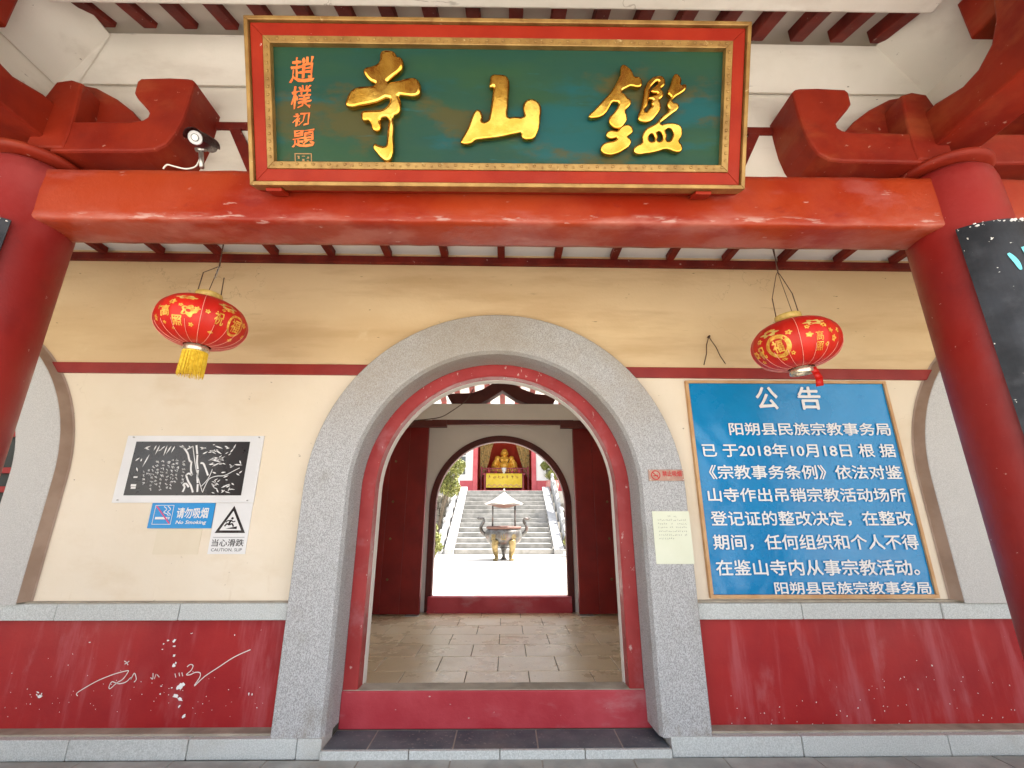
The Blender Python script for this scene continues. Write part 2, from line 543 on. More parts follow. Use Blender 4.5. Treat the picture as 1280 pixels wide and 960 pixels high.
lan_line = mat("lantern_rib_line", (0.85, 0.38, 0.28), scale=30, rough=0.4, bump=0)
lan_cap = mat("lantern_gilt_paper", (0.50, 0.34, 0.08), (0.66, 0.46, 0.13), scale=40, rough=0.5, bump=0.5, bscale=150)
ring_metal = mat("pale_brass_ring", (0.66, 0.55, 0.38), (0.75, 0.66, 0.50), scale=20, rough=0.3, bump=0, metallic=0.8)
tassel_y = mat("yellow_tassel_thread", (0.72, 0.46, 0.02), (0.84, 0.60, 0.05), scale=60, rough=0.7, bump=0)
wire = mat("rusty_wire", (0.06, 0.03, 0.02), (0.12, 0.06, 0.03), scale=30, rough=0.7, bump=0)
white_cable = mat("white_cable", (0.75, 0.72, 0.66), rough=0.5, bump=0)
paper_w = mat("white_board_sheet", (0.70, 0.69, 0.68), (0.78, 0.77, 0.76), scale=2, rough=0.4, bump=0.02)
paper_cream = mat("pale_green_notice_sheet", (0.70, 0.72, 0.55), (0.75, 0.77, 0.61), scale=3, rough=0.6, bump=0.02)
ink_black = mat("black_print", (0.018, 0.015, 0.015), (0.035, 0.028, 0.026), scale=2, rough=0.28, bump=0.02)
ink_grey = mat("grey_print", (0.20, 0.20, 0.17), rough=0.7, bump=0)
ink_white = mat("white_print", (0.80, 0.78, 0.76), rough=0.5, bump=0)
banner_blue = mat("blue_banner_vinyl", (0.0, 0.20, 0.46), (0.0, 0.235, 0.52), scale=1.5, rough=0.26, rvar=0.06, bump=0.5, bscale=9, bump_dist=0.006,
                  layers=[((0.01, 0.30, 0.66), 4, (1, 1, 1), 0.6, 0.75, 0.4)])
sign_blue = mat("cyan_blue_sign", (0.0, 0.26, 0.62), rough=0.35, bump=0)
banner_edge = mat("tan_wood_batten", (0.52, 0.28, 0.12), (0.62, 0.38, 0.19), scale=8, rough=0.7, bump=0.2)
sign_red = mat("worn_red_metal_sign", (0.36, 0.17, 0.12), (0.46, 0.27, 0.20), scale=12, rough=0.5, bump=0.2,
               layers=[((0.50, 0.36, 0.26), 20, (1, 1, 1), 0.56, 0.66, 0.8)])
sign_red_ink = mat("red_print", (0.48, 0.02, 0.015), rough=0.5, bump=0)
pink_ink = mat("magenta_print", (0.60, 0.08, 0.22), rough=0.5, bump=0)
chalk = mat("white_scratch_paint", (0.78, 0.70, 0.66), rough=0.9, bump=0)
splash = mat("dried_white_paint", (0.86, 0.84, 0.82), rough=0.7, bump=0.2)
cam_body = mat("camera_housing", (0.06, 0.010, 0.012), (0.09, 0.015, 0.015), scale=8, rough=0.35, bump=0)
cam_white = mat("camera_face_plastic", (0.58, 0.57, 0.57), rough=0.35, bump=0)
cam_glass = mat("camera_lens_glass", (0.10, 0.10, 0.11), rough=0.08, bump=0)
metal_grey = mat("galvanised_metal", (0.45, 0.43, 0.40), (0.55, 0.53, 0.50), scale=20, rough=0.35, metallic=0.9, bump=0)
door_red = mat("door_dark_red_lacquer", (0.17, 0.006, 0.006), (0.24, 0.012, 0.010), scale=2, rough=0.42, bump=0.15,
               layers=[((0.10, 0.005, 0.005), 4, (1, 1, 0.4), 0.55, 0.8, 0.6)])
dark_wood = mat("dark_red_timber", (0.075, 0.010, 0.008), (0.11, 0.016, 0.010), scale=4, rough=0.6, bump=0.2)
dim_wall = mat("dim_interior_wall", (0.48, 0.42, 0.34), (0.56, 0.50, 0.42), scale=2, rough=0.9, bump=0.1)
court = mat("courtyard_cement", (0.50, 0.47, 0.42), (0.58, 0.55, 0.50), scale=1.5, rough=0.9, bump=0.2,
            layers=[((0.36, 0.33, 0.28), 1.2, (1, 0.6, 1), 0.58, 0.75, 0.4)])
plaza = mat("plaza_paving", (0.36, 0.34, 0.30), (0.44, 0.42, 0.38), scale=2, rough=0.85, bump=0.2)
earth = mat("earth", (0.20, 0.19, 0.12), (0.30, 0.27, 0.20), scale=0.4, rough=0.95, bump=0.2)
step_stone = mat("weathered_step_stone", (0.20, 0.195, 0.18), (0.30, 0.29, 0.27), scale=4, rough=0.85, bump=0.5, bscale=30,
                 layers=[((0.18, 0.17, 0.14), 3, (1, 1, 1), 0.55, 0.75, 0.6)])
pale_stone = mat("pale_rail_stone", (0.28, 0.28, 0.28), (0.36, 0.36, 0.36), scale=4, rough=0.8, bump=0.4)
rubble = mat("rubble_wall_stone", (0.20, 0.18, 0.15), (0.32, 0.29, 0.25), scale=5, rough=0.9, bump=0.6,
             layers=[((0.12, 0.14, 0.07), 3, (1, 1, 1), 0.55, 0.75, 0.5)])
bronze = mat("weathered_bronze", (0.05, 0.042, 0.035), (0.13, 0.13, 0.125), scale=6, rough=0.45, bump=0.4, bscale=25, metallic=0.5,
             layers=[((0.16, 0.08, 0.06), 5, (1, 1, 1), 0.5, 0.7, 0.6)])
bronze_gold = mat("gilded_bronze", (0.13, 0.09, 0.03), (0.26, 0.19, 0.08), scale=8, rough=0.4, metallic=0.5, bump=0.3)
canopy_m = mat("canopy_pale_metal", (0.30, 0.27, 0.24), (0.38, 0.35, 0.31), scale=5, rough=0.5, bump=0.1)
canopy_red = mat("canopy_brown_lining", (0.12, 0.055, 0.04), rough=0.7, bump=0)
pink_wall = mat("hall_pink_red_paint", (0.42, 0.06, 0.07), (0.48, 0.09, 0.10), scale=3, rough=0.7, bump=0.1)
white_wall = mat("hall_white_wall", (0.66, 0.65, 0.63), (0.72, 0.71, 0.69), scale=2, rough=0.85, bump=0.1)
curtain_red = mat("red_silk_curtain", (0.80, 0.08, 0.045), (0.84, 0.11, 0.06), scale=3, rough=0.6, bump=0.1)
drape_gold = mat("gold_brocade_drape", (0.66, 0.46, 0.16), (0.82, 0.62, 0.26), scale=10, rough=0.5, bump=0.3, bscale=40,
                 layers=[((0.18, 0.20, 0.10), 9, (1, 1, 1), 0.54, 0.62, 0.7)])
cloth_yellow = mat("yellow_altar_cloth", (0.78, 0.56, 0.03), (0.84, 0.64, 0.06), scale=4, rough=0.6, bump=0.1)
cloth_ink = mat("brown_embroidery", (0.45, 0.20, 0.03), rough=0.7, bump=0)
buddha_gold = mat("statue_gold_paint", (0.84, 0.42, 0.04), (0.90, 0.52, 0.08), scale=6, rough=0.35, bump=0.1, metallic=0.25)
altar_red = mat("altar_red_lacquer", (0.30, 0.03, 0.04), (0.36, 0.05, 0.06), scale=5, rough=0.5, bump=0.1)
leafA = mat("spring_green_leaves", (0.13, 0.15, 0.03), (0.25, 0.25, 0.07), scale=7, rough=0.6, bump=0)
leafB = mat("olive_green_leaves", (0.06, 0.11, 0.02), (0.12, 0.17, 0.04), scale=6, rough=0.6, bump=0)
bark = mat("shrub_bark", (0.12, 0.09, 0.06), (0.18, 0.14, 0.10), scale=10, rough=0.9, bump=0.3)
roof_tile = mat("grey_roof_tile", (0.10, 0.10, 0.095), (0.16, 0.155, 0.15), scale=4, rough=0.8, bump=0.3)
red_pane = mat("red_lattice_wood", (0.34, 0.02, 0.02), (0.40, 0.04, 0.03), scale=6, rough=0.5, bump=0.1)
glass = mat("window_glass", (0.05, 0.06, 0.06), (0.08, 0.09, 0.09), scale=2, rough=0.08, rvar=0.03, bump=0.02)
pot_m = mat("glazed_pink_pot", (0.45, 0.18, 0.16), (0.52, 0.24, 0.22), scale=6, rough=0.4, bump=0)
rock_m = mat("garden_rock", (0.16, 0.15, 0.13), (0.30, 0.28, 0.25), scale=5, rough=0.9, bump=0.7, bscale=20)

# ------------------------------------------------------------------ ground and paving
XC = -0.07          # axis of the gateway
bm = bmesh.new()
for s in [(-1500, 1500, -1500, 1500)]:
    vs = [bm.verts.new((s[0], s[2], -0.05)), bm.verts.new((s[1], s[2], -0.05)), bm.verts.new((s[1], s[3], -0.05)), bm.verts.new((s[0], s[3], -0.05))]
    bm.faces.new(vs)
mesh_obj("ground", bm, earth, kind="structure")
box("plaza", -14, 14, -16, 1.2, -0.04, -0.002, plaza, kind="structure")
box("courtyard_paving", -9, 9, 6.2, 19.2, -0.04, 0.1, court, kind="structure")

vf = box("veranda_floor", -5, 5, 1.2, 2.745, -0.045, -0.004, grout_pale, kind="structure")


def tiles(parent, x0, x1, rows, wdt, gap, z1, thick, m, jits=0.0, offs=(0, 0.5), base=0.0, name='paving_tile'):
    """rows of slabs: shared mesh data, one object per slab"""
    cache = {}
    for i, (ya, yb) in enumerate(rows):
        off = base + offs[i % len(offs)] * wdt
        k0 = math.floor((x0 - off) / wdt)
        x = off + k0 * wdt
        while x < x1 - 1e-4:
            a, b = max(x, x0), min(x + wdt, x1)
            if b - a > 0.03:
                key = (round(b - a, 3), round(yb - ya, 3))
                if key not in cache:
                    bmx = bm_box(bmesh.new(), gap / 2, key[0] - gap / 2, gap / 2, key[1] - gap / 2, -thick, 0, 0.0025)
                    o = mesh_obj(name, bmx, m, parent)
                    cache[key] = o.data
                else:
                    o = bpy.data.objects.new(name, cache[key])
                    COL.objects.link(o)
                    o.parent = parent
                o.location = (a, ya, z1 + random.uniform(-jits, jits))
                o.rotation_euler = (random.uniform(-1, 1) * jits * 0.8, random.uniform(-1, 1) * jits * 0.8, 0)
            x += wdt


tiles(vf, -3.4, 3.4, [(2.745 - 0.47 * (k + 1), 2.745 - 0.47 * k) for k in range(2)], 0.468, 0.008, 0.0, 0.03, tile_grey, jits=0.001, offs=(0, 0.0), base=-0.283)

# ------------------------------------------------------------------ the front wall
Y0 = 2.87            # outer face of plaster


def arc(xc, zc, r, a0, a1, n):
    return [(xc + r * math.cos(a0 + (a1 - a0) * i / n), zc + r * math.sin(a0 + (a1 - a0) * i / n)) for i in range(n + 1)]


ZS = 1.35
WLX, WRX = -3.92, 3.80          # centres of the side openings
WZS = 1.42
wall = thing("gatehouse_wall", "front wall with ochre plaster, cream plaster and red dado around the stone arch", "wall")


def wall_outline(z0, z1, x0, x1, centre_r=1.0):
    return [(x0, z0), (XC - centre_r, z0)] + [(XC - centre_r, max(z0, ZS))] + arc(XC, ZS, centre_r, PI, 0, 40)[1:] + [(XC + centre_r, z0), (x1, z0), (x1, z1), (x0, z1)]


BANDZ = 2.135
# cream plaster, between sill and red band (two fields), cut round the side openings
def field(x_in, xw, sgn, zt):
    r = 1.10
    pts = [(x_in, 0.70), (x_in, zt)]
    # to the arc of the side opening
    a = math.asin((zt - WZS) / r)
    if sgn < 0:
        pts += [(xw + r * math.cos(t), WZS + r * math.sin(t)) for t in [a * (1 - i / 14) for i in range(15)]]
        pts += [(xw + r, 0.70)]
    else:
        pts += [(xw - r * math.cos(t), WZS + r * math.sin(t)) for t in [a * (1 - i / 14) for i in range(15)]]
        pts += [(xw - r, 0.70)]
    return pts
def centre_field(zt, sgn):
    r = 1.0
    a = math.asin(min(1, (zt - ZS) / r))
    return [(XC + sgn * r * math.cos(t), ZS + r * math.sin(t)) for t in [a * (i / 12) for i in range(13)]]
for sgn, xw in ((-1, WLX), (1, WRX)):
    r = 1.10
    a = math.asin((BANDZ - WZS) / r)
    pts = [(XC + sgn * 1.0, 0.70)] + centre_field(BANDZ, sgn)
    pts += [(xw - sgn * r * math.cos(t), WZS + r * math.sin(t)) for t in [a * (1 - i / 14) for i in range(15)]]
    pts += [(xw - sgn * r, 0.70)]
    prism("lower_plaster", pts, Y0, Y0 + 0.3, wall_low, wall)
# ochre plaster above band
pts = [(-5.2, BANDZ), (-5.2, 3.4), (5.2, 3.4), (5.2, BANDZ)]
a = math.acos((BANDZ - WZS) / 1.10)
def side_arc(xw):
    b = math.asin((BANDZ - WZS) / 1.10)
    return [(xw + 1.10 * math.cos(t), WZS + 1.10 * math.sin(t)) for t in [b + (PI - 2 * b) * i / 16 for i in range(17)]]
b = math.asin((BANDZ - ZS) / 1.0)
pts += side_arc(WRX)
pts += [(XC + math.cos(t), ZS + math.sin(t)) for t in [b + (PI - 2 * b) * i / 16 for i in range(17)]]
pts += side_arc(WLX)
prism("upper_plaster", pts, Y0, Y0 + 0.3, wall_up, wall)
# outer ends of the wall beyond the side openings
for sgn in (-1, 1):
    bx = (WLX - 1.10) if sgn < 0 else (WRX + 1.10)
    xs = sorted([bx, sgn * 5.2])
    box("lower_plaster", xs[0], xs[1], Y0 + 0.001, Y0 + 0.3, 0.70, BANDZ, wall_low, wall)
# red band (a shallow raised moulding; it runs very slightly downhill to the right)
def band(x0, x1):
    f = lambda x: -0.0055 * x
    prism("red_band", [(x0, 2.098 + f(x0)), (x1, 2.098 + f(x1)), (x1, 2.172 + f(x1)), (x0, 2.172 + f(x0))], Y0 - 0.018, Y0 + 0.02, red_band, wall, bev=0.004)
band(-3.1, -0.78)
band(0.64, 2.95)
# dado
for (x0, x1) in ((-5.2, -1.1), (0.97, 5.2)):
    box("red_dado", x0, x1, Y0 + 0.006, Y0 + 0.3, 0.0, 0.66, red_dado, wall)
# sill and plinth stones
def stones(name, x0, x1, ln, y0, y1, z0, z1, m, seed, first=None):
    rnd = random.Random(seed)
    x = x0
    while x < x1 - 0.05:
        l = ln * rnd.uniform(0.85, 1.15) if first is None else first
        first = None
        e = min(x + l, x1)
        box(name, x + 0.002, e - 0.002, y0 + rnd.uniform(-0.003, 0.003), y1, z0, z1 + rnd.uniform(-0.002, 0.002), m, wall, bev=0.005)
        x = e
stones("sill_stone", -3.95, -1.235, 0.8, Y0 - 0.045, Y0 + 0.1, 0.627, 0.712, granite_pale, 3, 0.62)
stones("sill_stone", 1.095, 4.2, 0.75, Y0 - 0.045, Y0 + 0.1, 0.624, 0.708, granite_pale, 5, 0.62)
stones("plinth_stone", -4.2, -0.955, 0.62, 2.762, Y0 + 0.05, -0.01, 0.084, granite_pale, 8)
stones("plinth_stone", 0.865, 4.2, 0.7, 2.762, Y0 + 0.05, -0.01, 0.084, granite_pale, 9)
for x0, x1 in ((-4.2, -1.17), (1.035, 4.2)):
    box("cement_fillet", x0, x1, 2.80, Y0 + 0.04, 0.05, 0.0925, grime, wall, bev=0.004)
    box("sill_bed", x0, x1, Y0 - 0.02, Y0 + 0.05, 0.70, 0.722, grime, wall, bev=0.003)


def ring(name, prof, xc, zs, zb, m, parent, n=48, full=False):
    """profile points (r, y) swept up a pier, round the arch and down"""
    bm = bmesh.new()
    path = [(-1, 0, zb)] + [(math.cos(t), math.sin(t), None) for t in [PI - PI * i / n for i in range(n + 1)]] + [(1, 0, zb)]
    rows = []
    for c, s, z in path:
        if z is None:
            rows.append([bm.verts.new((xc + r * c, y, zs + r * s)) for r, y in prof])
        else:
            rows.append([bm.verts.new((xc + r * c, y, z)) for r, y in prof])
    for i in range(len(rows) - 1):
        for k in range(len(prof) - 1):
            bm.faces.new((rows[i][k], rows[i + 1][k], rows[i + 1][k + 1], rows[i][k + 1]))
    o = mesh_obj(name, bm, m, parent)
    return o


ring("stone_surround", [(1.163, 2.90), (1.163, 2.778), (1.158, 2.772), (0.915, 2.770), (0.902, 2.773), (0.886, 2.80), (0.882, 2.86), (0.880, 2.94), (0.876, 3.02)], XC, ZS, 0.075, granite, wall)
ring("arch_frame", [(0.882, 2.995), (0.874, 2.985), (0.800, 2.985), (0.790, 2.992), (0.788, 3.075)], XC, ZS, 0.222, red_frame, wall)
ring("arch_lining", [(0.812, 3.07), (0.786, 3.078), (0.783, 3.13), (0.800, 3.20), (1.2, 3.20)], XC, ZS, 0.135, plaster_in, wall)
# threshold
box("threshold", XC - 0.878, XC + 0.905, 2.975, 3.10, 0.04, 0.228, red_sill, wall, bev=0.006)
box("threshold_top", XC - 0.87, XC + 0.87, 2.982, 3.097, 0.2285, 0.232, grime, wall)

# ------------------------------------------------------------------ side windows
def side_window(xc, label, lean):
    t = thing("side_window", label, "window", "round headed side windows")
    ring("stone_surround", [(1.142, 2.806), (1.138, 2.802), (0.885, 2.800), (0.87, 2.81), (0.865, 3.0)], xc, WZS, 0.712, granite_side, t)
    # brown side face of the stone ring, back to the wall
    ring("ring_side_face", [(1.175, 2.868), (1.162, 2.866), (1.142, 2.806)], xc, WZS, 0.722, wall_band, t)
    pts = [(xc - 0.887, 0.712), (xc - 0.887, WZS)] + arc(xc, WZS, 0.887, PI, 0, 24)[1:] + [(xc + 0.887, 0.712)]
    prism("pane", pts, 3.01, 3.02, glass, t)
    for k in range(-3, 4):
        x = xc + k * 0.25
        h = math.sqrt(max(0, 0.887 ** 2 - (k * 0.25) ** 2))
        box("glazing_bar", x - 0.018, x + 0.018, 2.965, 3.0, 0.712, WZS + h, red_pane, t)
    for z in (0.74, 1.02, 1.14, 1.36, 1.48, 1.72, 2.0):
        dz = max(0, z - WZS)
        h = math.sqrt(max(0.02, 0.887 ** 2 - dz * dz))
        box("glazing_bar", xc - h, xc + h, 2.958, 2.998, z - 0.018, z + 0.018, red_pane, t)
    return t
side_window(WLX, "round headed window in pale stone surround behind the left column", -1)
side_window(WRX, "round headed window in pale stone surround right of the blue banner", 1)

# ------------------------------------------------------------------ step in front of the gate
st = thing("gate_step", "low dark slate step with a pale stone nosing in front of the red threshold", "step")
box("step_bed", -0.955, 0.862, 2.765, 2.99, -0.02, 0.0335, grout_pale, st)
tiles(st, -0.955, 0.862, [(2.762, 2.980)], 0.445, 0.008, 0.036, 0.03, tile_dark, offs=(0,), base=-0.276)
x = -0.955
for e in (-0.50, -0.03, 0.41, 0.862):
    box("nosing_stone", x + 0.002, e - 0.002, 2.738, 2.760, -0.02, 0.038, granite_pale, st, bev=0.004)
    x = e

# ------------------------------------------------------------------ gate room behind the wall
pf = box("passage_floor", -2.4, 2.3, 3.0, 5.73, 0.0, 0.128, grout, kind="structure")
rows = [(3.105, 3.29)] + [(3.29 + 0.352 * k, 3.29 + 0.352 * (k + 1)) for k in range(7)]
rows[-1] = (rows[-1][0], 5.72)
tiles(pf, -2.3, 2.2, rows, 0.44, 0.006, 0.135, 0.02, tile_in, jits=0.0006, offs=(0, 0.5), base=-0.06)

room = thing("gate_room", "dim room inside the gate with bare side walls seen through the front arch", "room")
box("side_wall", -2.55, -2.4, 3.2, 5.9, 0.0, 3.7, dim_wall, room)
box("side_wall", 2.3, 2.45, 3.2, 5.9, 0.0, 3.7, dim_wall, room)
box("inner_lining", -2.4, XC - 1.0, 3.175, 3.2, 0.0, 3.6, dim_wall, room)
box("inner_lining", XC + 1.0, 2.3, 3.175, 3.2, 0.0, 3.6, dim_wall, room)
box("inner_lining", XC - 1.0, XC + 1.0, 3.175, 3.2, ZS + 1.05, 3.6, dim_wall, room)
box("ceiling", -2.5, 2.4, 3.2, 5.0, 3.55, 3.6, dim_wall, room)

rw = thing("rear_gate_wall", "grey plastered rear wall of the gate with a second round arch in a dark red frame", "wall")
RXC, RZS, RR = -0.075, 1.325, 0.80
o = prism("plaster", [(-2.4, 0.1), (RXC - 0.86, 0.1), (RXC - 0.86, RZS)] + arc(RXC, RZS, 0.86, PI, 0, 40)[1:] + [(RXC + 0.86, 0.1), (2.3, 0.1), (2.3, 2.50), (-2.4, 2.50)], 5.75, 6.0, plaster_in, rw)
ring("arch_frame", [(0.885, 5.76), (0.88, 5.715), (0.806, 5.71), (0.80, 5.72), (0.80, 5.80), (0.95, 5.80)], RXC, RZS, 0.135, dark_wood, rw)
box("threshold", RXC - 0.84, RXC + 0.84, 5.66, 5.80, 0.10, 0.305, red_sill, rw, bev=0.006)
rb = thing("rear_tie_beam", "grey plastered beam with a dark red edge strip above the rear arch", "beam")
box("beam_body", -2.4, 2.3, 5.40, 5.75, 2.345, 2.548, plaster_in, rb)
box("edge_strip", -0.92, 0.82, 5.385, 5.44, 2.285, 2.343, dark_wood, rb)
box("edge_strip", -1.3, -0.74, 5.375, 5.46, 2.255, 2.335, dark_wood, rb)
box("edge_strip", 0.66, 1.3, 5.375, 5.46, 2.245, 2.335, dark_wood, rb)
hump = [(558, 492), (590, 491), (604, 486), (619, 477), (638, 477), (653, 486), (669, 492), (696, 495), (691, 507), (662, 506), (645, 499), (628, 488), (612, 498), (595, 507), (566, 507)]
hp = [pl(x, y, 5.45) for x, y in hump]
hp2 = [(v.x, v.z) for v in catmull([Vector((p.x, 0, p.z)) for p in hp], 3, closed=True)]
o = prism("hump_bracket", [(p.x, p.z) for p in hp], 5.45, 5.62, dark_wood, bev=0.008)
tag(o, "dark red curved hump shaped bracket on the beam above the rear arch", "bracket")

def door_leaf(xh, yh, sgn, label):
    t = thing("door_leaf", label, "door", "open leaves of the rear gate", loc=(xh, yh, 0.15))
    t.rotation_euler = (0, 0, sgn * R(4))
    w_ = 0.92
    x0, x1 = (0, w_) if sgn > 0 else (-w_, 0)
    n = 4
    for k in range(n):
        a_, b_ = x0 + w_ * k / n, x0 + w_ * (k + 1) / n
        box("door_board", a_ + 0.0008, b_ - 0.0008, 0, 0.05, 0.0, 2.16, door_red, t, bev=0.003)
    for z in (0.36, 0.80, 1.22, 1.7):
        for k in (0.42, 0.62):
            x = sgn * w_ * k
            bmx = bmesh.new()
            bmesh.ops.create_uvsphere(bmx, u_segments=10, v_segments=6, radius=0.014)
            bmesh.ops.translate(bmx, vec=(x, -0.002, z), verts=bmx.verts[:])
            mesh_obj("stud", bmx, bronze_gold, t, smooth=True)
    bmx = bm_box(bmesh.new(), min(0, sgn * 0.16), max(0, sgn * 0.16), -0.03, 0.08, -0.04, -0.012, 0.004)
    mesh_obj("pivot_stone", bmx, granite_pale, t)
    return t
door_leaf(-0.975, 5.50, -1, "dark red board door leaf folded back left of the rear arch")
door_leaf(0.825, 5.50, 1, "dark red board door leaf with small studs folded back right of the rear arch")

# hanging cable in the gate room
c = [pl(512, 533, 4.6), pl(520, 526, 4.6), pl(535, 524, 4.6), pl(552, 521, 4.6), pl(566, 513, 4.6), pl(580, 503, 4.6), pl(586, 496, 4.6), pl(592, 486, 4.6)]
tag(tube("hanging_cable", catmull(c, 5), 0.005, wire, seg=6), "thin dark cable sagging across the top left of the inner arch", "cable")

# ------------------------------------------------------------------ veranda ceiling behind the beam
vc = thing("veranda_ceiling", "white board ceiling with red rafters between the long beam and the ochre wall", "ceiling")
CT = lambda x: -0.0078 * x
prism("ceiling_board", [(-4.6, 3.035 + CT(-4.6)), (4.6, 3.035 + CT(4.6)), (4.6, 3.06 + CT(4.6)), (-4.6, 3.06 + CT(-4.6))], 1.99, Y0 + 0.01, soffit_w, vc)
for k in range(-3, 19):
    x = -2.908 + 0.409 * k
    box("rafter", x - 0.026, x + 0.026, 1.99, Y0 - 0.035, 2.985 + CT(x), 3.034 + CT(x), red_wood, vc, bev=0.006)
prism("wall_plate", [(-4.4, 2.945 + CT(-4.4)), (4.4, 2.945 + CT(4.4)), (4.4, 3.0 + CT(4.4)), (-4.4, 3.0 + CT(-4.4))], Y0 - 0.035, Y0 + 0.01, red_wood, vc, bev=0.005)

# ------------------------------------------------------------------ columns, long beam, brackets
CXL, CXR, CY = -2.27, 2.14, 1.80


def column(x, label):
    t = thing("column", label, "column", "round red columns of the gate porch", loc=(x, CY, 0))
    prof = [(0.0, 2.775), (0.10, 2.773), (0.155, 2.76), (0.18, 2.73), (0.188, 2.68), (0.190, 1.5), (0.193, 0.28)]
    mesh_obj("shaft", lathe_bm(prof, 48), red_col, t, smooth=True)
    mesh_obj("capital", lathe_bm([(0.10, 2.772), (0.18, 2.774), (0.198, 2.785), (0.198, 2.802), (0.18, 2.815), (0.0, 2.82)], 40), red_arm, t, smooth=True)
    mesh_obj("base_stone", lathe_bm([(0.195, 0.30), (0.23, 0.27), (0.27, 0.2), (0.26, 0.1), (0.24, 0.06), (0.24, -0.01)], 40), granite_pale, t, smooth=True)
    return t
column(CXL, "round red painted column at the left of the gate porch")
column(CXR, "round red painted column at the right of the gate porch")
# next columns of the porch, outside the frame but holding the roof
bmesh_dummy = None

beam = thing("porch_beam", "long red painted beam spanning the columns under the green name board", "beam")
def beam_piece(x0, x1):
    bm = bmesh.new()
    n = max(2, int((x1 - x0) / 0.06))
    prof = [(1.70, 2.50), (1.70, 2.468), (1.703, 2.459), (1.711, 2.453), (1.735, 2.452), (1.87, 2.452), (1.893, 2.456), (1.90, 2.475), (1.90, 2.705), (1.885, 2.724), (1.74, 2.728), (1.715, 2.727), (1.703, 2.718), (1.70, 2.69), (1.698, 2.6)]
    rows = []
    rnd = random.Random(4)
    for i in range(n + 1):
        x = x0 + (x1 - x0) * i / n
        j = rnd.uniform(-0.002, 0.002)
        rows.append([bm.verts.new((x, y + j + rnd.uniform(-0.001, 0.001), z + rnd.uniform(-0.0015, 0.0015) - 0.0025 * x)) for y, z in prof])
    for i in range(n):
        for k in range(len(prof)):
            k2 = (k + 1) % len(prof)
            bm.faces.new((rows[i][k], rows[i + 1][k], rows[i + 1][k2], rows[i][k2]))
    bm.faces.new(rows[0])
    bm.faces.new(rows[-1][::-1])
    return bm
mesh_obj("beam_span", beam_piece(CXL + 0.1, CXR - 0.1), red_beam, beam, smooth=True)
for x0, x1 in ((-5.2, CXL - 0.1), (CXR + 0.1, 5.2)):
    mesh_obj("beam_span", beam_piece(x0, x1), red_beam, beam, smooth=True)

armR = [(1.471, 3.258), (1.56, 3.262), (1.70, 3.255), (1.715, 3.235), (1.712, 3.16), (1.69, 3.13), (1.625, 3.06), (1.610, 3.035), (1.612, 3.012), (1.630, 2.994), (1.68, 2.985), (1.78, 2.983), (2.02, 2.979),
        (2.02, 2.80), (1.80, 2.805), (1.60, 2.806), (1.53, 2.816), (1.485, 2.85), (1.455, 2.92), (1.438, 3.01), (1.432, 3.12), (1.430, 3.235), (1.445, 3.252)]
AC = -0.062


def arm(sgn, label, cx):
    t = thing("bracket_arm", label, "bracket", "curved bracket arms on the column heads")
    f = (lambda p: (p[0], p[1])) if sgn > 0 else (lambda p: (2 * AC - p[0], p[1] + 0.022))
    pts = [f(p) for p in armR]
    mesh_obj("arm_body", prism("a", pts, 1.70, 1.93, None, bm_only=True, bev=0.012), red_arm, t)
    # shoulder plate against the wall, rising in a curve to the column
    sh = [(1.55, 2.83), (1.72, 3.07), (1.80, 3.16), (1.90, 3.24), (2.02, 3.31), (2.17, 3.345), (2.24, 3.31), (2.24, 2.83)]
    mesh_obj("shoulder", prism("a", [f(p) for p in sh], 1.80, 1.93, None, bm_only=True, bev=0.01), red_arm, t)
    # front tenon of the cross arm
    fr = [(1.95, 2.815), (1.945, 2.90), (1.955, 3.02), (1.965, 3.14), (1.975, 3.215), (2.03, 3.235), (2.10, 3.22), (2.13, 3.12), (2.13, 2.815)]
    mesh_obj("tenon", prism("a", [f(p) for p in fr], 1.694, 1.86, None, bm_only=True, bev=0.012), red_arm, t)
    # outer twin of the arm, in the next bay
    fo = [(2 * cx - p[0], p[1]) for p in pts]
    mesh_obj("arm_body", prism("a", fo, 1.70, 1.93, None, bm_only=True, bev=0.012), red_arm, t)
    return t
arm(-1, "red curved bracket arm with hooked end left of the name board, above the left column", CXL)
arm(1, "red curved bracket arm with hooked end right of the name board, above the right column", CXR)

# transverse red beams out over the porch
for sgn, cx, word in ((-1, CXL, "left"), (1, CXR, "right")):
    t = thing("cross_beam", "red painted cross beam running out from the %s column head to the eave" % word, "beam", "cross beams above the columns")
    d = (CXR - 2.06)
    xa, xb = (cx - 0.08, cx + 0.15) if sgn > 0 else (cx - 0.15, cx + 0.08)
    prof = [(0.25, 2.90), (1.72, 2.90), (1.86, 2.86), (1.86, 3.12), (1.64, 3.10), (1.52, 3.06), (1.45, 3.07), (1.38, 3.12), (1.34, 3.20), (1.32, 3.30), (1.32, 3.48), (0.25, 3.48)]
    mesh_obj("beam_body", prism("a", prof, xa, xb, None, axis='x', bm_only=True, bev=0.012), red_arm, t)
    prof = [(0.25, 3.28), (1.47, 3.28), (1.47, 3.50), (0.25, 3.46)]
    xa2, xb2 = (2.11, 2.26) if sgn > 0 else (2 * AC - 2.26, 2 * AC - 2.11)
    mesh_obj("upper_beam", prism("a", prof, xa2, xb2, None, axis='x', bm_only=True, bev=0.012), red_arm, t)

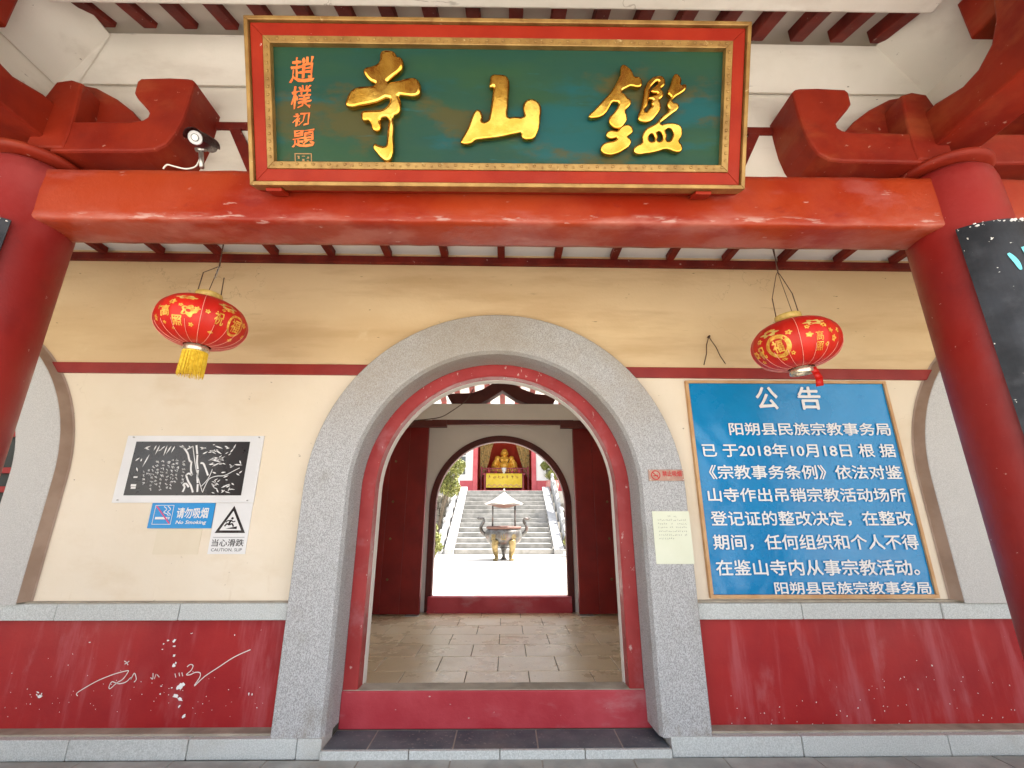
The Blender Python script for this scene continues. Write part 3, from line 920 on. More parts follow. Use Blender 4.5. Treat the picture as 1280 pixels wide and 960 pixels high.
# ------------------------------------------------------------------ plaster above the beam
uw = thing("upper_porch_wall", "white plastered coved wall above the red beam behind the name board", "wall")
box("plaster", -5.2, 5.2, 1.905, 2.0, 2.60, 3.48, plaster_w, uw)
def quad(name, pts, m, parent, thick=0.02):
    bm = bmesh.new()
    vs = [bm.verts.new(p) for p in pts]
    f = bm.faces.new(vs)
    bm.normal_update()
    r_ = bmesh.ops.solidify(bm, geom=[f], thickness=thick)
    return mesh_obj(name, bm, m, parent)
xl0, xl1, xr0, xr1 = -2.357, -2.136, 2.19, 2.00
quad("coving", [(xl0, 1.88, 3.455), (xr0, 1.88, 3.44), (xr1, 1.765, 3.64), (xl1, 1.765, 3.67)], plaster_w, uw)
quad("coving", [(xr0, 1.88, 3.44), (2.33, 1.88, 3.44), (2.33, 0.3, 3.44), (2.0, 0.3, 3.63), (xr1, 1.765, 3.64)], plaster_w, uw)
quad("coving", [(xl0, 1.88, 3.455), (-2.47, 1.88, 3.455), (-2.47, 0.3, 3.455), (-2.14, 0.3, 3.67), (xl1, 1.765, 3.67)], plaster_w, uw)
box("side_web", 2.33, 2.42, 0.3, 1.9, 3.03, 3.46, plaster_w, uw)
box("side_web", -2.56, -2.47, 0.3, 1.9, 3.03, 3.47, plaster_w, uw)
# thin red painted line with forked strut, mostly hidden by the board
rs = thing("forked_strut", "thin red flaking rail with splayed struts on the white wall beside the name board", "strut")
box("rail", -1.62, 1.50, 1.890, 1.906, 3.165, 3.212, red_wood, rs, bev=0.004)
for sgn in (-1, 1):
    x = AC + sgn * 1.42
    prism("strut", [(x, 3.165), (x - sgn * 0.06, 3.165), (x - sgn * 0.30, 2.74), (x - sgn * 0.22, 2.74)], 1.887, 1.906, red_wood, rs, bev=0.003)

# ------------------------------------------------------------------ front roof
rf = thing("porch_roof", "porch roof underside with white boards greyed for shade, red rafters and a white eave beam", "roof")
SL = 0.42
zr = lambda y: 3.66 + SL * (y - 1.74)       # underside of rafters
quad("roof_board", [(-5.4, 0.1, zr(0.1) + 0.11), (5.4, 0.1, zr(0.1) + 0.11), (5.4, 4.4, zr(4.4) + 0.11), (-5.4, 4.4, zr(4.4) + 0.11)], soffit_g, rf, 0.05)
quad("roof_board", [(-5.4, 4.4, zr(4.4) + 0.075), (5.4, 4.4, zr(4.4) + 0.075), (5.4, 6.2, zr(4.4) - 1.2), (-5.4, 6.2, zr(4.4) - 1.2)], dim_wall, rf, 0.05)
k = -11
x = -2.126
xs = [-2.126 + 0.2165 * k for k in range(20)]
for x in xs:
    if x > 2.05:
        continue
    dz = -0.012 * (x + 0.07)
    prism("rafter", [(0.15, zr(0.15) + dz), (1.75, zr(1.75) + dz), (1.75, zr(1.75) + 0.12 + dz), (0.15, zr(0.15) + 0.12 + dz)], x - 0.036, x + 0.036, red_wood, rf, axis='x', bev=0.006)
box("eave_beam", -2.14, 2.02, 1.34, 1.50, 3.482, 3.60, plaster_w, rf, bev=0.01)
box("gable_closure", -5.5, -5.2, 0.3, 6.0, 0.0, 4.4, dim_wall, rf)
box("gable_closure", 5.2, 5.5, 0.3, 6.0, 0.0, 4.4, dim_wall, rf)
# rear eave: sunlit soffit seen over the rear beam
re = thing("rear_eave", "bright white soffit with faded red rafters over the rear gate", "eave")
zz = lambda y: 3.42 - 0.35 * (y - 5.6)
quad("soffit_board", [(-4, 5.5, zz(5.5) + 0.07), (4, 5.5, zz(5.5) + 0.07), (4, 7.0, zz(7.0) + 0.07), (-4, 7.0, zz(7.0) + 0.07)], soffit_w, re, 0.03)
for k in range(-14, 15):
    x = XC + 0.235 * k
    prism("rafter", [(5.52, zz(5.52)), (6.97, zz(6.97)), (6.97, zz(6.97) + 0.07), (5.52, zz(5.52) + 0.07)], x - 0.04, x + 0.04, red_wood, re, axis='x')
for k in (-1, 1):
    lathe("porch_post", [(0.13, 3.05), (0.13, 0.1)], red_col, re, 24, (k * 2.6, 6.7, 0))

# ------------------------------------------------------------------ the name board
PW, PH = 2.137, 0.687
b0 = Vector((-0.038, 1.60, 2.555))
t0 = Vector((-0.038, 1.355, 3.187))
board = thing("name_board", "large tilted green temple name board with gold characters in a red and gilt frame", "sign", loc=tuple(b0))
ang = math.atan2(b0.y - t0.y, t0.z - b0.z)
# local frame: x right, y up the board, z out towards the viewer
ux = Vector((1, 0, 0)); uy = (t0 - b0).normalized(); uz = ux.cross(uy)
MB_ = Matrix(((ux.x, uy.x, uz.x, 0), (ux.y, uy.y, uz.y, 0), (ux.z, uy.z, uz.z, 0), (0, 0, 0, 1)))
board.rotation_euler = MB_.to_euler()
BW = MB_.copy(); BW.translation = b0
BWI = BW.inverted()


def on_board(px, py):
    o_ = Vector((0, 0, CAMZ))
    v = FW * FPX + RT * (px - 640) - UP * (py - 480)
    k_ = (b0 - o_).dot(uz) / v.dot(uz)
    q = BWI @ (o_ + v * k_)
    return (q.x, q.y)


H2 = PW / 2
def lb(name, x0, x1, y0, y1, z0, z1, m, bev=0.003):
    return box(name, x0, x1, y0, y1, z0, z1, m, board, bev=bev)
lb("back_panel", -H2 + 0.07, H2 - 0.07, 0.07, PH - 0.07, -0.055, -0.03, plaque_green, 0)


def frame_sides(name, x0, x1, y0, y1, w_, z0, z1, m, bev=0.003):
    # mitred mouldings
    for pts in ([(x0, y0), (x1, y0), (x1 - w_, y0 + w_), (x0 + w_, y0 + w_)], [(x1, y0), (x1, y1), (x1 - w_, y1 - w_), (x1 - w_, y0 + w_)],
                [(x1, y1), (x0, y1), (x0 + w_, y1 - w_), (x1 - w_, y1 - w_)], [(x0, y1), (x0, y0), (x0 + w_, y0 + w_), (x0 + w_, y1 - w_)]):
        mesh_obj(name, prism("a", pts, z0, z1, None, axis='z', bm_only=True, bev=bev), m, board)
frame_sides("outer_gilt_strip", -H2, H2, 0, PH, 0.017, -0.06, 0.006, gold_wood)
frame_sides("red_border", -H2 + 0.0205, H2 - 0.0205, 0.0205, PH - 0.0205, 0.052, -0.06, -0.006, plaque_red)
frame_sides("inner_gilt_strip", -H2 + 0.073, H2 - 0.073, 0.073, PH - 0.073, 0.030, -0.05, -0.002, gold_wood)
lb("back_box", -H2 + 0.002, H2 - 0.002, 0.002, PH - 0.002, -0.085, -0.0605, plaque_red, 0)
# gilt beading on the inner strip
bmx = bmesh.new()
rnd = random.Random(2)
for (ya) in (0.088, PH - 0.088):
    n = 58
    for i in range(n):
        x_ = -H2 + 0.10 + (PW - 0.2) * i / (n - 1)
        bb = bmesh.new()
        bmesh.ops.create_uvsphere(bb, u_segments=8, v_segments=4, radius=0.0062 if i % 2 else 0.0042)
        bmesh.ops.scale(bb, vec=(1.2, 1, 0.45), verts=bb.verts[:])
        bmesh.ops.translate(bb, vec=(x_, ya + (0.003 if i % 2 else -0.003), -0.001), verts=bb.verts[:])
        add(bmx, bb)
for xa in (-H2 + 0.088, H2 - 0.088):
    for i in range(15):
        bb = bmesh.new()
        bmesh.ops.create_uvsphere(bb, u_segments=8, v_segments=4, radius=0.006)
        bmesh.ops.scale(bb, vec=(1, 1.2, 0.45), verts=bb.verts[:])
        bmesh.ops.translate(bb, vec=(xa, 0.12 + (PH - 0.24) * i / 14, -0.001), verts=bb.verts[:])
        add(bmx, bb)
mesh_obj("beading", bmx, gold_wood, board, smooth=True)["kind"] = "stuff"

# raised gold characters traced from their outlines
G1 = [[(330, 90), (345, 82), (375, 80), (415, 88), (432, 110), (440, 125), (465, 130), (483, 155), (480, 200), (455, 235), (410, 270), (372, 318), (400, 312), (470, 298), (535, 280), (575, 282), (600, 305), (612, 350), (600, 395), (570, 410), (500, 405), (452, 408),
        (465, 440), (464, 505), (445, 540), (415, 556), (418, 620), (414, 700), (416, 780), (405, 840), (378, 880), (345, 868), (300, 820), (272, 775), (280, 758), (310, 768), (360, 772), (372, 730), (380, 640), (383, 570), (355, 560), (318, 580), (322, 620), (315, 650), (300, 665), (270, 650), (255, 610), (240, 585), (205, 588), (188, 560), (190, 525), (215, 518), (270, 516), (340, 508), (385, 470), (395, 445), (390, 422),
        (300, 450), (180, 475), (95, 486), (72, 465), (80, 430), (110, 375), (150, 350), (220, 340), (290, 322), (255, 300), (215, 255), (202, 225), (215, 207), (260, 195), (300, 178), (322, 150)]]
G2 = [[(430, 150), (445, 130), (500, 126), (560, 130), (598, 155), (612, 210), (606, 330), (600, 450), (595, 560), (610, 588), (680, 585), (790, 578), (797, 540), (786, 470), (795, 430), (830, 400), (870, 392), (920, 412), (960, 470), (955, 560), (945, 660), (920, 740), (880, 805), (840, 815), (790, 810), (768, 780), (765, 745), (700, 750), (580, 775), (430, 800), (290, 815), (245, 825), (205, 857), (110, 857), (105, 845), (145, 770), (190, 680), (230, 570), (262, 515), (290, 510), (320, 560), (322, 635), (400, 620), (420, 560), (440, 440), (455, 320), (458, 235), (425, 245), (418, 232), (428, 195)]]
G3a = [[(385, 55), (405, 45), (440, 65), (470, 90), (490, 130), (500, 152), (545, 158), (570, 190), (565, 235), (535, 250), (470, 240), (430, 255), (385, 290), (410, 315), (440, 350), (470, 375), (460, 415), (420, 460), (435, 530), (405, 590), (355, 628), (300, 612), (270, 560), (275, 530), (320, 480), (350, 430), (360, 395), (325, 385), (300, 385), (275, 425), (240, 480), (190, 520), (140, 532), (85, 525), (85, 510), (130, 465), (200, 390), (290, 290), (350, 190), (375, 130)]]
G3b = [[(370, 625), (400, 605), (450, 598), (485, 630), (482, 665), (440, 705), (470, 735), (462, 775), (400, 830), (330, 865), (250, 872), (200, 840), (200, 790), (250, 760), (320, 745), (345, 715), (300, 722), (255, 710), (246, 675), (265, 655), (320, 652), (345, 655)]]
G3c = [[(610, 240), (650, 180), (710, 150), (760, 152), (785, 190), (778, 230), (745, 270), (765, 290), (762, 335), (730, 370), (745, 410), (740, 450), (700, 510), (650, 560), (590, 570), (545, 552), (542, 510), (570, 440), (590, 340)],
       [(650, 255), (680, 215), (715, 190), (730, 200), (700, 245), (660, 285), (680, 300), (720, 308), (700, 325), (655, 335), (640, 350), (680, 370), (665, 390), (670, 430), (650, 440), (600, 480), (625, 400), (635, 320)]]
G3d = [[(885, 130), (920, 150), (935, 190), (930, 230), (975, 225), (978, 260), (940, 300), (870, 345), (850, 380), (910, 410), (905, 445), (850, 490), (790, 540), (745, 590), (800, 585), (880, 585), (935, 615), (942, 680), (915, 750), (942, 790), (930, 840), (890, 848), (800, 820), (700, 845), (600, 862), (520, 862), (500, 830), (510, 800), (575, 760), (580, 690), (610, 640), (660, 610), (710, 580), (760, 520), (825, 455), (810, 410), (825, 365), (845, 345), (815, 310), (840, 230), (865, 150)],
       [(640, 745), (635, 700), (655, 675), (685, 690), (690, 740), (670, 755)], [(715, 745), (718, 700), (712, 660), (750, 665), (765, 700), (750, 748)], [(800, 745), (800, 690), (790, 640), (840, 630), (865, 670), (850, 720), (830, 748)]]


def gold_char(name_loops, ox, oy, s, ex=0.006, bv=0.012, label=None, offk=0.7):
    allm = bpy.data.meshes.new("gold_character")
    bmx = bmesh.new()
    for loops in name_loops:
        lo = [[on_board(ox + x_ / s, oy + y_ / s) for x_, y_ in lp] for lp in loops]
        o_ = curve_mesh("tmp_char", lo, None, None, ex, bv, res=3, offk=offk)
        bmx.from_mesh(o_.data)
        me_ = o_.data
        bpy.data.objects.remove(o_)
        bpy.data.meshes.remove(me_)
    bmesh.ops.translate(bmx, vec=(0, 0, -0.012), verts=bmx.verts[:])
    o_ = mesh_obj("gold_character", bmx, gold, board, smooth=True)
    if label:
        o_["label"] = label
    return o_
gold_char([G1], 420, 50, 5.818, label="raised gold character for temple, leftmost of the three")
gold_char([G2], 565, 80, 8.727, bv=0.010, offk=0.4, label="raised gold character for mountain, middle of the three")
gold_char([G3a, G3b, G3c, G3d], 725, 75, 7.385, ex=0.007, bv=0.0075, label="raised gold many-stroke character, rightmost of the three")


def board_text(txt, px0, px1, py0, py1, m, bold, name="inscription_character", slant=0.0):
    me = text_me(txt, bold)
    xs_ = [v.co.x for v in me.vertices]; ys_ = [v.co.y for v in me.vertices]
    a_, b_, c_, d_ = min(xs_), max(xs_), min(ys_), max(ys_)
    p00 = on_board(px0, py1); p11 = on_board(px1, py0)
    for v in me.vertices:
        u = (v.co.x - a_) / (b_ - a_); t_ = (v.co.y - c_) / (d_ - c_)
        v.co = (p00[0] + u * (p11[0] - p00[0]) + slant * t_ * 0.05, p00[1] + t_ * (p11[1] - p00[1]) + (u - 0.5) * 0.012, -0.0285 + 0.0001 * v.co.z)
    if name == "inscription_character":       # brush wobble
        c0 = p00[1]
        for v in me.vertices:
            x_, y_ = v.co.x, v.co.y
            v.co.x += 0.0022 * math.sin(y_ * 190 + x_ * 60) + 0.0016 * math.sin(x_ * 310 + 1.3)
            v.co.y += 0.0020 * math.sin(x_ * 170 + y_ * 90) + 0.0014 * math.sin(y_ * 350)
    me.materials.append(m)
    o_ = bpy.data.objects.new(name, me)
    COL.objects.link(o_)
    o_.parent = board
for ch, x0, x1, y0, y1 in (("趙", 358, 388, 66, 98), ("樸", 359, 384, 102, 131), ("初", 361, 383, 136, 153), ("題", 361, 389, 158, 180)):
    board_text(ch, x0, x1, y0, y1, orange_ink, 0.010, slant=0.12)
# seal: square outline and small marks
sx0, sy1 = on_board(365, 209); sx1, sy0 = on_board(386, 188)
bmx = bmesh.new()
for (a_, b_, c_, d_) in ((sx0, sx1, sy1, sy1 + 0.004), (sx0, sx1, sy0 - 0.004, sy0), (sx0, sx0 + 0.004, sy1 + .004, sy0 - .004), (sx1 - 0.004, sx1, sy1 + .004, sy0 - .004)):
    bm_box(bmx, a_, b_, c_, d_, -0.0295, -0.028)
rnd = random.Random(5)
for i in range(3):
    for j in range(6):
        x_ = sx0 + 0.010 + i * (sx1 - sx0 - 0.02) / 2.6
        y_ = sy1 + 0.008 + j * (sy0 - sy1 - 0.016) / 5.6
        if rnd.random() < 0.8:
            bm_box(bmx, x_, x_ + rnd.uniform(0.006, 0.014), y_, y_ + 0.003, -0.0295, -0.028)
        bm_box(bmx, x_ + rnd.uniform(0, .008), x_ + 0.011, y_, y_ + 0.009, -0.0295, -0.028) if rnd.random() < 0.4 else None
mesh_obj("seal_stamp", bmx, seal_ink, board)
# iron brackets under the board on the beam
for x_ in (-0.98, 0.90):
    lb("hanger", x_ - 0.035, x_ + 0.035, -0.016, -0.001, -0.09, -0.02, plaque_red, 0.003)

# ------------------------------------------------------------------ couplet boards on the columns
def couplet(cx, label, half):
    t = thing("couplet_board", label, "board", "black couplet boards on the columns", loc=(cx, CY, 0))
    for nm, r0, r1 in (("board", 0.205, 0.222),):
        bm = bmesh.new()
        n = 20
        rows = []
        for i in range(n + 1):
            a_ = -PI / 2 + (i / n - 0.5) * 2 * half
            c_, s_ = math.cos(a_), math.sin(a_)
            rows.append([bm.verts.new((r1 * c_, r1 * s_, 0.55)), bm.verts.new((r1 * c_, r1 * s_, 2.40)), bm.verts.new((r0 * c_, r0 * s_, 2.40)), bm.verts.new((r0 * c_, r0 * s_, 0.55))])
        for i in range(n):
            for k in range(4):
                bm.faces.new((rows[i][k], rows[i + 1][k], rows[i + 1][(k + 1) % 4], rows[i][(k + 1) % 4]))
        bm.faces.new(rows[0]); bm.faces.new(rows[-1][::-1])
        mesh_obj(nm, bm, black_board, t)
    # chipped pale rim along the top
    bm = bmesh.new()
    rnd = random.Random(int(cx * 10))
    for i in range(30):
        a_ = -PI / 2 + max(-1, min(1, rnd.choice((-.8, -.45, -.1, .1, .5, .8)) + rnd.gauss(0, .13))) * half
        rr_ = abs(rnd.gauss(0, 0.0035)) + 0.0012
        bb = bmesh.new()
        bmesh.ops.create_icosphere(bb, subdivisions=1, radius=rr_)
        bmesh.ops.scale(bb, vec=(1, 1, 0.6), verts=bb.verts[:])
        bmesh.ops.translate(bb, vec=(0.2225 * math.cos(a_), 0.2225 * math.sin(a_), 2.397 + rnd.uniform(-0.012, 0.003)), verts=bb.verts[:])
        add(bm, bb)
    mesh_obj("chipped_rim", bm, splash, t)
    # brush strokes of a cyan character on the board
    def stroke(pts, wd):
        bm_ = bmesh.new()
        pp = catmull([Vector((p[0], p[1], 0)) for p in pts], 6)
        L_, R_ = [], []
        for i, p in enumerate(pp):
            tt = (pp[min(i + 1, len(pp) - 1)] - pp[max(i - 1, 0)]).normalized()
            nn = Vector((-tt.y, tt.x, 0))
            wv = wd * math.sin(PI * min(0.96, (i + 1.2) / (len(pp) + 1))) ** 0.6
            for lst, q in ((L_, p + nn * wv), (R_, p - nn * wv)):
                a_ = -PI / 2 + (q.x + 0.012) / 0.224
                lst.append(bm_.verts.new((0.2245 * math.cos(a_), 0.2245 * math.sin(a_), q.y)))
        for i in range(len(pp) - 1):
            bm_.faces.new((L_[i], L_[i + 1], R_[i + 1], R_[i]))
        return bm_
    for pts, wd in (([(-0.078, 2.235), (-0.062, 2.195), (-0.056, 2.155)], 0.010), ([(-0.02, 2.26), (0.0, 2.16), (-0.05, 2.03)], 0.014), ([(0.0, 2.20), (0.06, 2.22), (0.10, 2.21)], 0.012),
                    ([(0.05, 2.2), (0.05, 2.1), (0.06, 2.02)], 0.012), ([(0.0, 2.10), (0.05, 2.12), (0.10, 2.11)], 0.011)):
        mesh_obj("brush_stroke", stroke(pts, wd), cyan, t)
    return t
couplet(CXR, "black curved couplet board with cyan brush lettering on the right column", R(50))
couplet(CXL, "black curved couplet board hung on the left column at the photo's edge", R(44))

# ------------------------------------------------------------------ lanterns
def lantern(c, tilt, az, label, kind):
    t = thing("lantern", label, "lantern", "red festival lanterns", loc=tuple(c))
    t.rotation_mode = 'ZYX'
    t.scale = (0.86, 0.86, 0.86)
    t.rotation_euler = Euler(tilt, 'ZYX')
    RX, RZ = 0.247, 0.15
    G = 20
    def surf(a_, v, k=1.0):      # v from -1 (bottom) to 1 (top)
        ph = v * R(86)
        r_ = (0.055 + (RX - 0.055) * max(0.0, math.cos(ph)) ** 0.9)
        sc = 1 - 0.030 * math.cos(ph) * abs(math.sin(a_ * G / 2)) ** 1.0
        return Vector((r_ * sc * k * math.cos(a_), r_ * sc * k * math.sin(a_), RZ * math.sin(ph) / math.sin(R(86)) * k))
    bm = bmesh.new()
    nu, nv = 96, 24
    g = [[bm.verts.new(surf(2 * PI * i / nu + az, -1 + 2 * j / nv)) for i in range(nu)] for j in range(nv + 1)]
    for j in range(nv):
        for i in range(nu):
            bm.faces.new((g[j][i], g[j][(i + 1) % nu], g[j + 1][(i + 1) % nu], g[j + 1][i]))
    t_body = mesh_obj("lantern_body", bm, lan_red, t, smooth=True)
    for i in range(G):
        a_ = 2 * PI * i / G + az * 0
        full = i % 5 == 0
        pts = [surf(a_, v, 1.004) for v in [(-1 + (1.95 if full else 0.72) * q / 14) for q in range(15)]]
        tube("seam_line", pts, 0.0016 if full else 0.0011, lan_line, t_body, seg=5)
    # caps
    mesh_obj("top_cap", lathe_bm([(0.06, 0.158), (0.075, 0.162), (0.074, 0.195), (0.066, 0.2), (0.05, 0.198)], 32), lan_cap, t, smooth=True)
    mesh_obj("bottom_ring", lathe_bm([(0.066, -0.155), (0.070, -0.160), (0.070, -0.186), (0.066, -0.190), (0.060, -0.186), (0.060, -0.15)], 40), ring_metal, t, smooth=True)
    # wires
    for s_ in (-1, 1):
        tube("wire_stay", [(0.062 * s_, 0, 0.195), (0.056 * s_, 0, 0.33)], 0.0032, wire, t, seg=6)
    return t, surf, t_body


def print_on(t, surf, txt, a0, v0, w_, h_, m, bold=0.03, name="gold_print"):
    me = text_me(txt, bold, res=2)
    bmx = bmesh.new(); bmx.from_mesh(me)
    bmesh.ops.triangulate(bmx, faces=bmx.faces[:])
    bmesh.ops.subdivide_edges(bmx, edges=[e for e in bmx.edges if e.calc_length() > 0.25], cuts=1)
    xs_ = [v.co.x for v in bmx.verts]; ys_ = [v.co.y for v in bmx.verts]
    a_, b_, c_, d_ = min(xs_), max(xs_), min(ys_), max(ys_)
    for v in bmx.verts:
        u = ((v.co.x - a_) / (b_ - a_) - 0.5) * w_
        q = ((v.co.y - c_) / (d_ - c_) - 0.5) * h_
        v.co = surf(a0 + u, v0 - 0.28 + q, 1.006 + 0.0006 * v.co.z)
    mesh_obj(name, bmx, m, t)


def disc_on(t, surf, a0, v0, ra, rv, m, petals=0, inner=0.0, name="gold_print", k=1.005):
    bm = bmesh.new()
    n = 40
    O, I = [], []
    for i in range(n):
        th = 2 * PI * i / n
        f = 1 + (0.22 * math.cos(petals * th) if petals else 0)
        O.append(bm.verts.new(surf(a0 + ra * f * math.cos(th), v0 - 0.28 + rv * f * math.sin(th), k)))
        I.append(bm.verts.new(surf(a0 + ra * inner * math.cos(th), v0 - 0.28 + rv * inner * math.sin(th), k)))
    for i in range(n):
        bm.faces.new((O[i], O[(i + 1) % n], I[(i + 1) % n], I[i]))
    bmesh.ops.remove_doubles(bm, verts=bm.verts[:], dist=1e-5)
    mesh_obj(name, bm, m, t)


LDEP = 2.20
cl = pl(253, 404, LDEP)
lt, sf, lbod = lantern(cl, (R(2), R(2.5), R(33)), 0.0, "left red lantern with gold print and a yellow fringe below it", 0)
A = -PI / 2
print_on(lbod, sf, "高", A - 0.80, 0.20, 0.26, 0.30, lan_gold)
print_on(lbod, sf, "照", A - 0.50, -0.05, 0.24, 0.27, lan_gold)
disc_on(lbod, sf, A - 0.26, 0.22, 0.15, 0.14, lan_gold, petals=5, inner=0.30)
disc_on(lbod, sf, A - 0.10, 0.30, 0.06, 0.06, lan_gold, petals=5, inner=0.0)
disc_on(lbod, sf, A - 0.18, -0.12, 0.05, 0.05, lan_gold, petals=5)
disc_on(lbod, sf, A - 0.86, -0.10, 0.04, 0.04, lan_gold, petals=5)
disc_on(lbod, sf, A + 0.82, 0.16, 0.24, 0.30, lan_gold, inner=0.78)
print_on(lbod, sf, "福", A + 0.82, 0.16, 0.26, 0.36, lan_gold, 0.02)
print_on(lbod, sf, "祝", A + 0.38, 0.20, 0.22, 0.36, lan_gold, 0.02)
disc_on(lbod, sf, A + 0.30, -0.22, 0.06, 0.04, lan_gold, petals=4)
disc_on(lbod, sf, A + 0.58, 0.62, 0.22, 0.08, lan_cap, petals=6, inner=0.5)
disc_on(lbod, sf, A - 0.40, 0.62, 0.22, 0.06, lan_cap, petals=6, inner=0.5)
for (a_, v_, ra_, rv_, pp) in ((-1.0, 0.30, .06, .06, 5), (-.66, .44, .09, .07, 6), (-.45, .36, .05, .04, 5), (.12, .30, .05, .05, 5), (1.12, .30, .07, .07, 5), (.95, -.24, .07, .05, 6), (.62, .52, .12, .05, 6), (1.25, 0.0, .05, .06, 5), (-1.15, 0.05, .05, .08, 5), (.45, .46, .04, .04, 4), (-.30, .60, .12, .05, 6), (-.66, -.26, .05, .03, 4)):
    disc_on(lbod, sf, A + a_, v_, ra_, rv_, lan_gold, petals=pp, inner=0.25)
# fringe: many threads, joined
bm = bmesh.new()
rnd = random.Random(1)
for i in range(150):
    a_ = 2 * PI * i / 150
    r_ = 0.063 + rnd.uniform(-0.003, 0.003)
    L_ = 0.150 + rnd.uniform(-0.008, 0.014)
    x_, y_ = math.cos(a_), math.sin(a_)
    tube_bm([(r_ * x_, r_ * y_, -0.186), (r_ * x_ * 1.03, r_ * y_ * 1.03, -0.186 - L_ * 0.5), (r_ * 1.06 * x_ + rnd.uniform(-.003, .003), r_ * 1.06 * y_ + rnd.uniform(-.003, .003), -0.186 - L_)], [0.0017, 0.0019, 0.0009], 4, bm)
lathe_bm([(0.0655, -0.180), (0.0665, -0.197)], 40, bm=bm)
mesh_obj("fringe", bm, tassel_y, lt)["kind"] = "stuff"

cr = pl(994, 431, LDEP)
rt, sf, rbod = lantern(cr, (R(3), R(-6), R(-28)), 0.0, "right red lantern with bare bottom ring and a short red tag, above the blue banner", 1)
disc_on(rbod, sf, A - 0.50, 0.12, 0.30, 0.32, lan_gold, inner=0.66)
print_on(rbod, sf, "福", A - 0.50, 0.12, 0.26, 0.34, lan_gold, 0.03)
print_on(rbod, sf, "祝", A - 0.98, 0.10, 0.22, 0.36, lan_gold, 0.03)
disc_on(rbod, sf, A - 0.66, 0.55, 0.22, 0.09, lan_cap, petals=6, inner=0.4)
print_on(rbod, sf, "高", A + 0.42, 0.18, 0.19, 0.24, lan_gold, 0.01)
print_on(rbod, sf, "照", A + 0.42, -0.09, 0.19, 0.24, lan_gold, 0.01)
disc_on(rbod, sf, A + 0.20, 0.24, 0.07, 0.06, lan_gold, petals=5)
disc_on(rbod, sf, A + 0.72, 0.3, 0.07, 0.06, lan_gold, petals=5)
disc_on(rbod, sf, A + 0.40, 0.58, 0.22, 0.08, lan_cap, petals=6, inner=0.4)
for (a_, v_, ra_, rv_, pp) in ((-.95, .40, .08, .06, 6), (-.20, .42, .07, .06, 5), (-.22, -.14, .05, .05, 5), (-.5, -.26, .08, .04, 6), (-1.2, .1, .08, .1, 6), (-1.15, -.15, .05, .05, 5), (.2, .46, .05, .05, 5), (.58, .46, .06, .06, 6), (.8, .1, .06, .08, 5), (.95, .3, .06, .06, 6), (.6, -.05, .04, .05, 4), (-.66, .62, .13, .04, 6)):
    disc_on(rbod, sf, A + a_, v_, ra_, rv_, lan_gold, petals=pp, inner=0.3)
bm = bmesh.new()
pts = [(0.05, -0.045, -0.165), (0.058, -0.05, -0.20), (0.066, -0.052, -0.235), (0.06, -0.05, -0.285)]
for i in range(3):
    a_, b_ = Vector(pts[i]), Vector(pts[i + 1])
    bm.faces.new([bm.verts.new(a_ + Vector((-0.018, 0, 0))), bm.verts.new(a_ + Vector((0.018, 0.004, 0))), bm.verts.new(b_ + Vector((0.02, 0.004, 0))), bm.verts.new(b_ + Vector((-0.02, 0, 0)))])
bmesh.ops.remove_doubles(bm, verts=bm.verts[:], dist=1e-4)
bmesh.ops.solidify(bm, geom=bm.faces[:], thickness=0.0015)
mesh_obj("red_tag", bm, lan_red, rt, smooth=True)

# hooks and wires above the lanterns
def hang(px, py_top, py_bot, pxb, label):
    top = pl(px, py_top, LDEP)
    top.z = 3.0
    bot = pl(pxb, py_bot, LDEP)
    t = thing("hanging_wire", label, "wire", "twisted wires holding the lanterns")
    mid = top.lerp(bot, 0.6)
    tube("wire_strand", [top, mid + Vector((0.002, 0, 0)), bot], 0.003, wire, t, seg=6)
    tube("wire_strand", [top + Vector((0.004, 0, -0.02)), mid + Vector((-0.006, 0.003, 0)), bot + Vector((0.004, 0, 0.0))], 0.0022, wire, t, seg=6)
    return bot, t
b1, t1 = hang(277, 306, 333, 274, "twisted wire and chain links above the left lantern")
# small chain
def chain(t, a_, b_, n):
    for i in range(n):
        p = Vector(a_).lerp(Vector(b_), (i + 0.5) / n)
        h = (Vector(b_) - Vector(a_)).length / n * 0.62
        ring_pts = [p + Vector(((0.0055 * math.cos(q)) if i % 2 else 0, 0 if i % 2 else 0.0055 * math.cos(q), h * math.sin(q))) for q in [2 * PI * k / 10 for k in range(11)]]
        tube("chain_link", ring_pts, 0.0015, metal_grey, t, seg=5)
M1 = Matrix.Translation(lt.location) @ lt.rotation_euler.to_matrix().to_4x4() @ Matrix.Scale(0.86, 4)
topL, topR = M1 @ Vector((-0.056, 0, 0.33)), M1 @ Vector((0.056, 0, 0.33))
chain(t1, b1, b1 + Vector((-0.01, 0, -0.075)), 5)
tube("wire_strand", [b1, M1 @ Vector((-0.01, 0, 0.19))], 0.0022, wire, t1, seg=6)
tube("wire_strand", [topL, b1], 0.0022, wire, t1, seg=6)
M2 = Matrix.Translation(rt.location) @ rt.rotation_euler.to_matrix().to_4x4() @ Matrix.Scale(0.86, 4)
b2, t2 = hang(969, 316, 340, 972, "twisted wire above the right lantern")
for s_ in (-1, 1):
    tube("wire_strand", [M2 @ Vector((0.056 * s_, 0, 0.33)), b2 + Vector((0.012 * s_, 0, -0.02)), b2], 0.0024, wire, t2, seg=6)
tube("wire_strand", [b2, M2 @ Vector((0.03, 0, 0.2))], 0.0018, wire, t2, seg=6)

